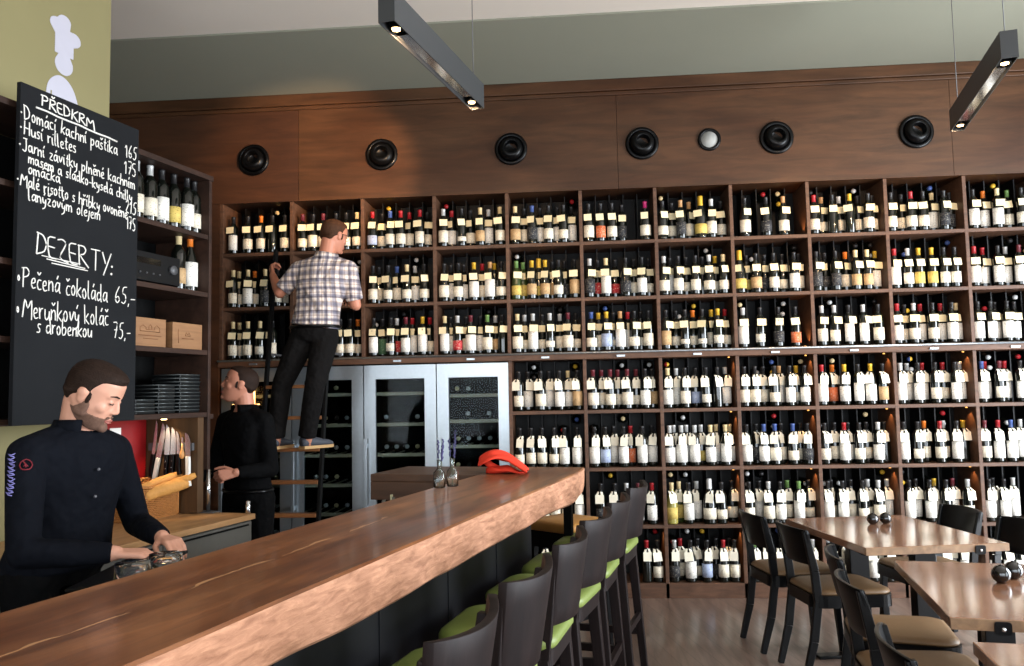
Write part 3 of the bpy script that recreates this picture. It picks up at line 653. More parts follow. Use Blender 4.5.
def stool(u, n, label, turn=0):
    t = empty('bar_stool', B(u, n), R(167+turn), label, 'bar stool', 'dark wooden bar stools with green seats along the bar')
    mb = MB(); cushion(mb, .37, .36, .748, .79, .06); mb.build('seat', 'green', t)
    mb = MB(); mb.prism([(x*.97, y*.97) for x, y in rounded_rect(.36, .35, .05)], .05, Matrix.Translation((0, 0, .698))); mb.build('seat_frame', 'stool', t)
    for s in (-1, 1):
        mb = MB().bar((.155, s*.14, .70), (.185, s*.165, 0), .036, .036, w1=.028, d1=.028); mb.build('leg', 'stool', t, .003)
        mb = MB().bar((-.145, s*.15, .72), (-.20, s*.175, 0), .044, .034, w1=.03, d1=.028)
        mb.bar((-.145, s*.15, .70), (-.188, s*.167, 1.02), .044, .030, w1=.026, d1=.024); mb.build('leg', 'stool', t, .003)
    mb = MB(); curved_back(mb, -.155, .37, .30, .815, 1.045, .045, .035, edge=-.012); mb.build('backrest', 'stool', t, .002)
    for s in (-1, 1): MB().bar((.168, s*.154, .32), (-.175, s*.162, .32), .02, .034, (0, 1, 0)).build('stretcher', 'stool', t)
    MB().bar((.174, -.152, .24), (.174, .152, .24), .022, .036, (1, 0, 0)).build('footrest', 'stool', t)
    MB().bar((-.172, -.15, .40), (-.172, .15, .40), .02, .03, (1, 0, 0)).build('stretcher', 'stool', t)
su = [.31, .79, 1.27, 1.75, 2.21, 2.74]
sl = ['nearest to the camera', 'second from the camera', 'third from the camera', 'fourth from the camera', 'fifth from the camera', 'farthest, by the end of the bar']
for i, u in enumerate(su): stool(u, [-.137, -.128, -.12, -.108, -.103, -.10][i], 'tall dark bar stool with green seat, '+sl[i], [1, -1, 2, -2, 1, -1][i])
# the lone stool beyond the bar's end
t = empty('bar_stool', B(3.35, .19), R(140), 'low-backed black stool with ochre brown seat beyond the end of the bar', 'bar stool')
mb = MB(); cushion(mb, .36, .34, .735, .79, .05); mb.build('seat', 'brownseat', t)
MB().prism([(x*.97, y*.97) for x, y in rounded_rect(.35, .33, .04)], .09, Matrix.Translation((0, 0, .645))).build('seat_frame', 'black', t)
for sx in (-1, 1):
    for sy in (-1, 1): MB().bar((sx*.14, sy*.13, .65), (sx*.17, sy*.155, 0), .034, .034, w1=.026, d1=.026).build('leg', 'black', t)
MB().bar((.155, -.14, .28), (.155, .14, .28), .02, .032, (1, 0, 0)).bar((-.155, -.14, .28), (-.155, .14, .28), .02, .032, (1, 0, 0)).build('footrest', 'black', t)

# ------------------------------------------------------------------ dining chairs (local +x looks at the table)
def chair(x, y, az, label):
    t = empty('dining_chair', (x, y, 0), R(az), label, 'chair', 'black wooden dining chairs round the tables')
    mb = MB(); cushion(mb, .42, .40, .432, .462, .07, .9); mb.build('seat', 'tan', t)
    ap = [(px*1.0, py*(1-(.5-px/.42)*.1)) for px, py in rounded_rect(.43, .41, .07)]
    MB().prism(ap, .062, Matrix.Translation((0, 0, .371))).build('seat_frame', 'black', t)
    for s in (-1, 1):
        MB().bar((.165, s*.165, .375), (.19, s*.175, 0), .036, .036, w1=.026, d1=.026).build('leg', 'black', t, .003)
        mb = MB(); p = [(-.27, s*.155, 0), (-.215, s*.158, .2), (-.185, s*.16, .40), (-.20, s*.165, .56), (-.245, s*.172, .765)]
        for a, b_ in zip(p[:-1], p[1:]):
            wa = .042 if a[2] > .15 else .03; wb = .042 if b_[2] < .7 else .028
            mb.bar(a, b_, wa, .026, (1, 0, 0), wb, .024)
        mb.build('leg', 'black', t, .003)
    mb = MB(); curved_back(mb, -.192, .375, .345, .585, .775, .042, .045, .014, edge=.006); mb.build('backrest', 'black', t, .002)
    return t
def chair_at_back(mx, my, az, label):      # the given point is the middle of the top of its back
    a = R(az); chair(mx+.25*math.cos(a), my+.25*math.sin(a), az, label)
chair_at_back(3.755, -1.12, 10, 'black dining chair with tan seat left of the far table, nearer the wine wall')
chair_at_back(3.865, -1.585, 9, 'black dining chair with tan seat left of the far table, nearer the camera')
chair_at_back(3.87, -2.33, -12, 'black dining chair tucked in at the far left corner of the middle table')
chair_at_back(3.755, -2.875, -6, 'black dining chair with dark seat pulled up left of the middle table')
chair_at_back(3.63, -3.66, -8, 'closest black dining chair, left of the table cut by the photo corner')
chair_at_back(5.02, -.99, 191, 'black dining chair right of the far table, its flat back before the bottles')
chair_at_back(5.12, -1.50, 193, 'black dining chair at the right edge, behind the far table corner')

# ------------------------------------------------------------------ tables
def table(cx, cy, az, label, bx_=.1):
    t = empty('dining_table', (cx, cy, 0), R(az), label, 'table', 'wooden cafe tables on black pedestals')
    w, d = .35, .463
    MB().box(-w, w, -d, d, .7135, .75, mi=0).build('tabletop', 'table', t, .003)
    MB().box(-w, w, -d-.006, -d-.0005, .714, .749).build('edge_strip', 'tedge', t)
    for y in (.33, -.33):
        MB().box(-.055, .055, y-.03, y+.03, .018, .7).build('pedestal', 'black', t, .004)
        MB().box(-.26, .26, y-.035, y+.035, 0, .018).build('foot', 'black', t, .004)
    MB().box(-.30, .30, .30, .36, .69, .713).box(-.30, .30, -.36, -.30, .69, .713).box(-.03, .03, -.30, .30, .69, .713).build('support_frame', 'black', t)
    if True:
        MB().prism(rounded_rect(.05, .042, .010), .006, Matrix.Translation((bx_, -d-.006, .724)) @ Matrix.Rotation(R(90), 4, 'X')).build('bracket', 'black', t)
        MB().lathe([(.007, 0), (.007, .004), (0, .005)], 10, Matrix.Translation((bx_, -d-.012, .722)) @ Matrix.Rotation(R(90), 4, 'X')).build('screw', 'chrome', t)
    return t
table(4.346, -1.636, 8.5, 'far wooden table turned slightly, nearest the wine wall', .205)
table(4.35, -2.956, -10.3, 'middle wooden table with shiny top and two round black shakers', -.20)
table(4.145, -4.122, -9, 'closest wooden table, only its left corner inside the photo')
def shaker(x, y, r, label):
    t = empty('shaker', (x, y, .7505), rnd.uniform(0, 3), label, 'shaker', 'round black shakers on the tables')
    prof = [(r*.45, 0)]+[(r*math.cos(a), r*.94+r*math.sin(a)) for a in [R(-60+12*i) for i in range(13)]]+[(0, r*1.96)]
    MB().lathe(prof, 24).build('body', 'gloss', t)
    MB().lathe([(.006, r*1.93), (.006, r*1.99), (0, r*2.0)], 10).build('cap', 'gloss', t)
M['gloss'] = mat('glossy_black', (10, 10, 11), .06, coat=.6)
shaker(4.340, -1.465, .031, 'left glossy black ball shaker on the far table')
shaker(4.415, -1.445, .031, 'right glossy black ball shaker on the far table')
shaker(4.322, -2.865, .034, 'left glossy black ball shaker on the middle table')
shaker(4.400, -2.800, .034, 'right glossy black ball shaker on the middle table')

# ------------------------------------------------------------------ pendant lights
def pendant(u0, u1, n, z, label, aims):
    t = bempty('pendant_light', u0, n, z, label, 'pendant light', 'grey box-shaped pendant lights')
    L = u1-u0; w = .036
    MB().box(-w, -w+.004, 0, L, 0, .13).box(w-.004, w, 0, L, 0, .13).box(-w+.004, w-.004, 0, L, .126, .13).box(-w+.004, w-.004, 0, .004, 0, .126).box(-w+.004, w-.004, L-.004, L, 0, .126).build('housing', 'lampgrey', t)
    MB().box(-w+.004, w-.004, .16, L-.16, .012, .016).build('reflector', 'chrome', t)
    for y in (.09, L-.09):
        s = MB().lathe([(.026, .06), (.030, .0), (.028, -.004), (.022, .02), (.02, .05), (0, .055)], 18, Matrix.Translation((0, y, .008))).build('spot_ring', 'black', t)
        MB().lathe([(.0, 0), (.017, .002), (.017, .02), (0, .022)], 14, Matrix.Translation((0, y, .002))).build('bulb', 'bulb', s)
    for y in (.06, L-.06): MB().rod((0, y, .13), (0, y, 3.888-z if B(u0+y, n).y > -1.1 else 3.9-z), .0022, seg=6).build('wire', 'greym', t)
    MB().lathe([(0, 0), (.010, .002), (.012, .02), (0, .024)], 12, Matrix.Translation((0, L, .05)) @ Matrix.Rotation(R(-90), 4, 'X')).build('end_lamp', 'bulb', t)
    for pos, (tg, pw, an) in zip(((u0+.09, z-.012), (u0+L-.09, z-.012), (u1+.035, z+.05)), aims):
        spot('pendant_spot', tuple(B(pos[0], n, pos[1])), tg, pw, an, .6, (1, .62, .32), .02)
pendant(1.62, 2.69, .455, 2.985, 'grey box pendant lamp hanging over the bar, left of the two', [((1.6, 0, 2.2), 60, 75), ((1.9, 0, 2.3), 40, 70), ((.85, 0, 3.26), 420, 36)])
pendant(2.95, 4.08, -2.06, 3.0, 'grey box pendant lamp hanging over the tables, right of the two', [((4.6, 0, 2.4), 70, 75), ((4.6, 0, 2.5), 40, 70)])

# ------------------------------------------------------------------ back bar: shelf unit, counter, partition
un = bempty('shelf_unit', 0, 0, 0, 'tall dark wooden shelf unit behind the bar with bottles, crates and stacked trays', 'shelf unit')
ue = 2.505; zz = [2.705, 2.40, 2.083, 1.769, 1.436]
MB().box(-2.305, -1.95, -.9, ue+.012, zz[0], zz[0]+.028).build('top_board', 'unitwood', un, .002)
for z in zz[1:]: MB().box(-2.305, -1.955, -.88, ue-.0225, z-.026, z).build('shelf_board', 'unitwood', un, .002)
MB().box(-2.305, -1.95, ue-.022, ue, 1.13, zz[0]).build('side_panel', 'unitwood', un, .002)
MB().box(-2.305, -1.97, -.9, -.878, 1.41, zz[0]).build('side_panel', 'unitwood', un, .002)
MB().box(-2.305, -1.97, .55, .572, 1.437, 2.704).build('divider', 'unitwood', un)
MB().box(-2.3095, -2.3055, -.9, ue, 1.41, zz[0]).build('back_board', 'blackm', un)
MB().box(-2.305, -1.955, ue-.022, ue+.03, 1.40, 1.425).build('bracket', 'unitwood', un)
pa = tag(MB().box(-2.305, -1.975, ue-.07, ue-.0225, .906, 1.409, BM).build('partition', 'partition'), 'brown wooden partition carrying the knives above the back counter', 'partition')
tag(MB().box(-2.309, -2.3055, 2.0, 2.43, .906, 1.40, BM).build('splash_panel', 'red'), 'glossy red panel on the wall behind the bread basket', 'panel')
tag(MB().box(-2.305, -2.302, 2.17, 2.245, 1.16, 1.365, BM).build('paper_notice', 'paper'), 'blank white paper pinned on the red panel', 'paper')
p = bempty('steel_post', 2.50, 1.955, .9, 'slim steel post on a round base at the far end of the back counter', 'post')
MB().rod((0, 0, .008), (0, 0, .229), .011, seg=14).build('post', 'chrome', p); MB().box(-.07, .05, -.03, .03, 0.0005, .008).build('base', 'greym', p, .002)
bc = bempty('back_counter', 0, 0, 0, 'back counter with pale wooden top and grey drawer fronts', 'counter')
MB().box(-2.30, -1.675, -.6, 2.52, .872, .9).build('worktop', 'counter', bc, .003)
MB().box(-2.29, -1.70, -.6, 2.515, .08, .871).build('body', 'greydrawer', bc)
M_g = None
for i, u in enumerate((.52, 1.18, 1.84)):
    for z0, z1 in ((.70, .865), (.42, .69), (.12, .41)):
        d = MB().box(-1.70, -1.682, u, u+.655, z0, z1).build('drawer', 'greydrawer', bc, .002)
        MB().box(-1.684, -1.676, u+.03, u+.625, z1-.02, z1-.012).build('handle', 'blackm', d)

# bottles on the shelf unit
def unit_bottle(u, n, z, cap, lab, label, grp):
    p = B(u, n, z); return make_bottle(p.x, p.y, z, cap, lab, label, grp, tagged=False, rot=R(60))
for i, (u, cap, lab) in enumerate(((1.925, 'k', 'y'), (2.03, 'w', 'n'), (2.125, 'w', 'n'), (2.21, 'k', 't'), (2.30, 'k', 'y'), (2.385, 'k', 't'), (2.462, 'k', 'n'))):
    unit_bottle(u, 2.035 if i != 5 else 2.02, 2.40, cap, lab, 'wine bottle, %s capsule, %s, %s from left on shelf above the amplifier' % (CAPW[cap], LABN[lab].replace(' label', ''), ORD[i]), 'wine bottles on the shelf unit')
unit_bottle(2.35, 2.04, 2.083, 'c', 'c', 'wine bottle with cream cap and yellowish label standing right of the amplifier', 'wine bottles on the shelf unit')
unit_bottle(2.44, 2.04, 2.083, 'o', 't', 'wine bottle with orange cap and white label, rightmost beside the amplifier', 'wine bottles on the shelf unit')
# amplifier
t = bempty('amplifier', 2.08, 2.13, 2.0835, 'black hi-fi amplifier on the second shelf of the unit', 'amplifier')
MB().box(-.14, .15, -.21, .2, .01, .155).build('case', 'amp', t, .004)
MB().box(.15, .156, -.21, .2, .012, .153).build('front_plate', 'amp', t)
MB().lathe([(.024, 0), (.024, .018), (0, .02)], 20, Matrix.Translation((.156, .14, .085)) @ Matrix.Rotation(R(90), 4, 'Y')).build('volume_knob', 'greym', t)
for k in range(5): MB().lathe([(.005, 0), (.005, .006), (0, .007)], 8, Matrix.Translation((.156, -.13+k*.045, .05)) @ Matrix.Rotation(R(90), 4, 'Y')).build('button', 'greym', t)
MB().box(.156, .158, -.16, .06, .095, .125).build('display', 'gloss', t)
for sx in (-.12, .12):
    for sy in (-.18, .17): MB().lathe([(.012, 0), (.012, .01)], 10, Matrix.Translation((sx, sy, 0))).build('foot', 'blackm', t)
# wine crates
def crate(u0, u1, h, label, mark):
    t = bempty('wine_crate', (u0+u1)/2, 1.985, 1.7695, label, 'crate', 'pale wooden wine crates')
    L = (u1-u0)/2; x0, x1 = -.28, 0
    MB().box(x0, x1, -L, L, 0, .012).box(x0, x0+.012, -L, L, .012, h).box(x1-.012, x1, -L, L, .012, h).box(x0+.012, x1-.012, -L, -L+.012, .012, h).box(x0+.012, x1-.012, L-.012, L, .012, h).build('box', 'crate', t, .001)
    MB().box(x0, x1, -L, L, h, h+.007).build('lid', 'crate', t)
    mb = MB()
    for pts in mark: mb.tube([(.001, a, b) for a, b in pts], .0014, 4)
    mb.build('branded_mark', 'cream', t)
crate(1.975, 2.195, .135, 'pale wooden wine crate, left one, branded with a building and two lines of lettering', [[(-.07, .075), (-.07, .095), (-.05, .105), (-.03, .095), (-.03, .085), (.03, .085), (.03, .098), (.045, .108), (.065, .095), (.065, .075), (-.07, .075)], [(-.08, .055), (.075, .055)], [(-.05, .04), (.05, .04)], [(-.01, .085), (-.01, .1), (.0, .11), (.01, .1), (.01, .085)]])
crate(2.245, 2.475, .13, 'wooden wine crate at the right end of its shelf, branded with a small crest', [[(-.02, .07), (-.012, .088), (0, .075), (.012, .088), (.02, .07), (-.02, .07)], [(-.045, .055), (.045, .055)], [(-.07, .10), (-.075, .085), (-.07, .03)]])
# stacks of smoked glass trays
def tray(u, n, z, label, w=.1, l=.12):
    t = bempty('serving_tray', u, n, z, label, 'tray', 'dark trays stacked on the lowest shelf of the unit')
    MB().box(-w, w, -l/2, l/2, 0, .012).build('base', 'ash', t, .002)
    MB().tube([(-w, -l/2, .014), (w, -l/2, .014), (w, l/2, .014), (-w, l/2, .014)], .0035, 5, closed=True).build('rim', 'foil', t)
for si, (u, n, num, l) in enumerate(((1.935, 2.09, 3, .10), (2.075, 2.09, 4, .13), (2.225, 2.09, 8, .12), (2.40, 2.09, 11, .155), (2.245, 2.26, 0, .1))):
    for k in range(num):
        tray(u+rnd.uniform(-.003, .003), n+rnd.uniform(-.003, .003), 1.4368+k*.0185, 'dark glass tray, %s from bottom in the %s stack from the left' % (ORD[k], ORD[si]), .09, l)
# lamp under the lowest shelf
tag(MB().lathe([(.0, 0), (.014, .0), (.015, .008), (0, .0085)], 18, Matrix.Translation(B(2.36, 2.13, 1.4005))).build('under_shelf_lamp', 'bulb'), 'small round warm lamp under the lowest shelf, over the knives', 'lamp')
spot('under_shelf_spot', tuple(B(2.36, 2.13, 1.39)), tuple(B(2.46, 2.13, 1.05)), 5, 90, .5, (1, .7, .4), .01)
# knives on the magnetic strip (partition face at u = 2.435)
uf = ue-.07-.0005
tag(MB().box(-2.28, -1.995, uf-.016, uf, 1.235, 1.275, BM).build('magnetic_strip', 'greym', None, .001), 'grey magnetic knife strip on the wooden partition', 'knife rack')
def knife(x, zt, zb, kind, label, lean=0):
    """x across the partition, blade tip up at zt, grip down to zb"""
    t = empty('kitchen_knife', B(uf-.022, -x, 1.255), BARROT, label, 'knife', 'knives on the magnetic strip')
    t.rotation_euler = (0, R(lean), BARROT)
    up = zt-1.255; dn = 1.255-zb; w = .017 if kind != 'thin' else .010; g = -dn*.25
    mb = MB(); M4 = Matrix.Rotation(R(90), 4, 'X')
    mb.prism([(-w, g), (w, g), (w, up*.45), (w*.3, up*.85), (-w*.8, up)], .002, M4); mb.build('blade', 'blade', t)
    m = {'white': 'handlew', 'black': 'black', 'thin': 'black'}[kind]
    pts = [(-.010, g), (.012, g), (.013, g-.03), (.010, -dn+.03), (.016, -dn), (-.006, -dn-.004), (-.011, -dn+.03)]
    MB().prism(pts, .018, Matrix.Translation((0, .008, 0)) @ M4).build('handle', m, t, .003)
    if kind == 'black':
        for k in (.3, .6): MB().ball((.001, -.010, g-(dn+g)*k), .003).build('rivet', 'chrome', t)
knife(-2.235, 1.40, 1.10, 'thin', 'slim black-handled knife, leftmost on the magnetic strip', 8)
knife(-2.195, 1.385, 1.02, 'white', 'long knife with white grip, hanging left on the magnetic strip', 12)
knife(-2.15, 1.375, 1.09, 'black', 'black-handled knife with silver rivets beside the white-grip knife', 3)
knife(-2.112, 1.36, 1.10, 'black', 'black-handled knife at the middle of the magnetic strip', 2)
knife(-2.08, 1.34, 1.11, 'thin', 'narrow black-handled knife right of the middle of the strip', -3)
knife(-2.02, 1.33, 1.05, 'white', 'knife with curved white grip, rightmost on the magnetic strip', -2)
t = empty('cheese_knife', B(uf-.026, 2.052, 1.255), BARROT, 'small tool with a pear-shaped wooden grip hanging between the knives', 'knife')
MB().lathe([(.004, .02), (.006, -.01), (.012, -.03), (.014, -.05), (.008, -.062), (0, -.064)], 14).build('grip', 'pinkw', t)
MB().box(-.006, .006, -.001, .001, .015, .05).build('blade', 'blade', t)
# wicker basket with bread
t = bempty('wicker_basket', 2.26, 2.10, .9006, 'square wicker basket holding baguettes on the back counter', 'basket')
def wick(mb, a, b_, h0, h1, th=.012, rows=15):
    a = V(a); b_ = V(b_); n = 22
    d = (b_-a).normalized(); nrm = V((-d.y, d.x, 0))
    for r_ in range(rows):
        pts = []
        for i in range(n+1):
            s = i/n; zt_ = h0+(h1-h0)*s; z = .01+(zt_-.02)*r_/(rows-1); off = .004*(1 if (i+r_) % 2 else -1); p = a.lerp(b_, s)+nrm*off; pts.append((p.x, p.y, z))
        mb.tube(pts, zt_/rows*.56 if rows else .01, 6)
mb = MB(); X0, X1, Y0, Y1 = -.17, .02, -.16, .15
wick(mb, (X1, Y0, 0), (X1, Y1, 0), .17, .125); wick(mb, (X0, Y0, 0), (X0, Y1, 0), .19, .19); wick(mb, (X0, Y0, 0), (X1, Y0, 0), .19, .17); wick(mb, (X0, Y1, 0), (X1, Y1, 0), .17, .125)
for (x, y, hh) in ((X0, Y0, .19), (X1, Y0, .17), (X0, Y1, .18), (X1, Y1, .13)): mb.rod((x, y, 0), (x, y, hh), .008, seg=8)
mb.build('woven_sides', 'wicker', t)
MB().tube([(X0, Y0, .195), (X1, Y0, .176), (X1, Y1, .132), (X0, Y1, .185)], .009, 8, closed=True).build('rim', 'wicker', t)
MB().box(X0, X1, Y0, Y1, .0, .008).build('bottom', 'wicker', t)
def loaf(a, b_, r, label, nm='baguette', cut=False):
    a = V(a); b_ = V(b_); pts = []; rr = []
    for i in range(13):
        s = i/12; k = math.sin(math.pi*(.08+.84*s))**.4; pts.append(a.lerp(b_, s)+V((0, 0, .006*math.sin(s*3)))); rr.append(r*k*(1+.05*math.sin(s*30)))
    if cut: rr = [max(x, r*.97) if i < 3 else x for i, x in enumerate(rr)]
    t2 = empty(nm, tuple(a), 0, label, 'bread', 'baguettes in the basket')
    mb = MB().tube([p_-a for p_ in pts], rr, 12); mb.build('crust', 'bread', t2)
    d = (b_-a).normalized(); q = d.to_track_quat('Z', 'Y').to_matrix().to_4x4(); q.translation = -d*.0015
    MB().lathe([(0, -.0005), (rr[0]*.92, 0), (rr[0]*.92, .003)], 12, q).build('cut_face', 'crumb', t2)
loaf(B(2.14, 2.16, 1.035), B(2.50, 2.075, 1.115), .025, 'long golden baguette lying over the back of the basket')
loaf(B(2.19, 2.105, 1.02), B(2.43, 2.02, 1.065), .036, 'thick cut baguette with pale end at the front of the basket', cut=True)
loaf(B(2.25, 2.20, .99), B(2.435, 1.985, 1.105), .024, 'slim baguette sticking out to the right of the basket')
# barman's flat open till tray on the work counter, glasses, cutlery, tap
t = bempty('laptop', .90, 1.02, .866, 'dark open ledger-like tablet lying under the barman\'s hands behind the bar', 'tablet')
MB().box(-.10, .14, -.16, .17, 0, .014).build('base', 'blackm', t, .003)
q = Matrix.Translation((.0, -.16, .02)) @ Matrix.Rotation(R(0), 4, 'X')
MB().box(-.12, .12, 0, .27, 0, .01, Matrix.Translation((.02, -.15, .075)) @ Matrix.Rotation(R(10), 4, 'X') @ Matrix.Rotation(R(-8), 4, 'Y')).build('screen', 'amp', t, .003)
MB().box(-.03, .03, -.12, -.08, .014, .074).build('stand', 'blackm', t)
def tumbler(u, n, z, label):
    t = bempty('drinking_glass', u, n, z, label, 'glass', 'upturned glasses behind the bar')
    MB().lathe([(.046, 0), (.040, .10), (0, .10), (0, .094), (.037, .094), (.043, .0), (.046, 0)], 20).build('bowl', 'glass', t)
gs = bempty('glass_shelf', .49, .56, .851, 'low black rack for glasses behind the slab near the barman', 'rack')
MB().box(-.06, .06, -.14, .14, 0, .155).build('rack', 'blackm', gs, .003)
for i, (u, n) in enumerate(((.405, .555), (.52, .555))): tumbler(u, n, 1.0065, 'upturned glass behind the bar slab, %s of the two' % ['nearer', 'farther'][i])
t = bempty('cutlery_holder', 1.98, .62, .851, 'dark holder with steel handles standing behind the bar slab, left of the ladder foot', 'cutlery holder')
MB().lathe([(.045, 0), (.05, .12), (.046, .12), (.042, .006), (0, .006)], 18).build('cup', 'ash', t)
for i in range(6):
    a = i*1.05; MB().bar((.02*math.cos(a), .02*math.sin(a), .02), (.045*math.cos(a), .045*math.sin(a), .20+.012*(i % 3)), .014, .003).build('handle', 'chrome', t)
t = bempty('sink_tap', 2.15, 1.15, 0, 'curved chrome hoses of a tap between the two counters', 'tap')
for h_, rr_, y in ((.90, .13, 0), (.84, .10, .05)):
    MB().tube([(-.02, y, .0)]+[(-.02+rr_-rr_*math.cos(R(a)), y, h_-rr_+rr_*math.sin(R(a))*1.0) for a in range(0, 181, 15)]+[(-.02+2*rr_, y, .66)], .008, 8).build('hose', 'chrome', t)
t = bempty('salt_mill', 2.49, 1.70, .9006, 'small steel mill at the corner of the back counter', 'mill')
MB().lathe([(.014, 0), (.011, .02), (.014, .045), (.01, .05), (.012, .065), (0, .07)], 14).build('body', 'chrome', t)

# ------------------------------------------------------------------ on the bar: two bud vases with lavender, the red cloth
def budvase(u, n, label, stems):
    t = bempty('bud_vase', u, n, 1.1004, label, 'vase', 'small clear bottles with dried lavender on the bar')
    MB().lathe([(.022, 0), (.026, .004), (.026, .066), (.012, .080), (.0095, .082), (.0095, .118), (.011, .12), (.009, .12), (.0078, .116), (.0078, .083), (.024, .064), (.024, .005), (0, .004)], 22).build('bottle', 'glass', t)
    for i in range(stems):
        a = rnd.uniform(0, 6.3); top = V((.018*math.cos(a), .014*math.sin(a), rnd.uniform(.17, .25)))
        s = MB().rod((0, 0, .006), top, .0011, seg=5).build('stem', 'stem', t)
        m = MB()
        for k in range(11):
            q = top*(1-.035*k) if k else top; m.ball(q+V((rnd.uniform(-.003, .003), rnd.uniform(-.003, .003), -.0)), (.0042, .0042, .0052), None, 6, 5)
        m.build('flower_spike', 'lav', s)
budvase(2.07, .44, 'little clear bottle of lavender on the bar, left of the pair', 4)
budvase(2.135, .405, 'little clear bottle of lavender on the bar, right of the pair', 3)
def cloth():
    """a folded arch of red cloth: a ribbon strip swept over a hump with a pinched end"""
    mb = MB(); n = 26; m = 8; grid = []
    path = []
    for i in range(n+1):
        s = i/n
        y = -.115+.235*s; 
        z = .070+.032*math.sin(math.pi*s/.62) if s < .31 else .006+.096*max(0., math.cos(math.pi/2*(s-.31)/.69))**.9
        path.append((y, z))
    for i, (y, z) in enumerate(path):
        s = i/n; w = .050+.045*s+.010*math.sin(s*9); row = []
        for j in range(m+1):
            q = -1+2*j/m; fold = .012*math.sin(q*5+s*7)+.008*math.sin(q*11-s*4)
            zz_ = max(.003, z*(1-.35*q*q)+fold*(.3+z*6)*.8)
            row.append((w*q+.012*math.sin(s*6), y+.006*math.sin(q*4+s*3), zz_))
        grid.append(row)
    vs = [p for r in grid for p in r]; k = m+1; fs = [(a*k+b, a*k+b+1, (a+1)*k+b+1, (a+1)*k+b) for a in range(n) for b in range(m)]
    mb.add(vs, fs, None, 0, True); return mb
t = bempty('cloth', 2.74, .37, 1.1006, 'crumpled bright red cloth heaped on the far end of the bar', 'cloth')
t.rotation_euler = (0, 0, BARROT+R(-75))
o = cloth().build('cloth_heap', 'redcloth', t)
so = o.modifiers.new('thick', 'SOLIDIFY'); so.thickness = .014; so.offset = 1; ss = o.modifiers.new('sub', 'SUBSURF'); ss.levels = 1; ss.render_levels = 2
m2 = MB(); rings = []
for i in range(15):
    q = i/14; y = -.085+.20*q; w = .062*math.sin(math.pi*(.06+.88*q))**.6; hh = .020+.022*math.sin(q*3.6+.4)+.006*math.sin(q*13)
    rings.append([(w*math.cos(a)+.006*math.sin(q*9), y, max(.0005, .5*hh+.5*hh*math.sin(a)+.003*math.sin(3*a+q*8))) for a in [2*math.pi*j/16 for j in range(16)]])
m2.loft(rings)
m2.tube([(-.02, -.105, .078), (-.005, -.085, .060), (.01, -.06, .040), (.0, -.03, .028)], [.012, .018, .018, .014], 10)
m2.build('inner_fold', 'redcloth', t)

# ------------------------------------------------------------------ ladder
t = empty('ladder', (0, 0, 0), 0, 'black library ladder with wooden rungs leaning on the shelving', 'ladder')
def ly(z): return -.70+.19*z
for x in (.515, .955): MB().bar((x, ly(0), 0), (x, ly(2.62), 2.62), .022, .05, (1, 0, 0)).build('rail', 'blackm', t, .003)
for k in range(8):
    z = .048+.2215*k
    MB().box(.526, .944, ly(z)-.04, ly(z)+.04, z-.024, z).build('rung', 'rung', t, .003)
for x in (.515, .955): MB().bar((x, ly(1.83)+.02, 1.83), (x, -.04, 1.83), .014, .014, (1, 0, 0)).bar((x, -.04, 1.83), (x, -.04, 1.81), .014, .014, (1, 0, 0)).build('hook', 'greym', t)

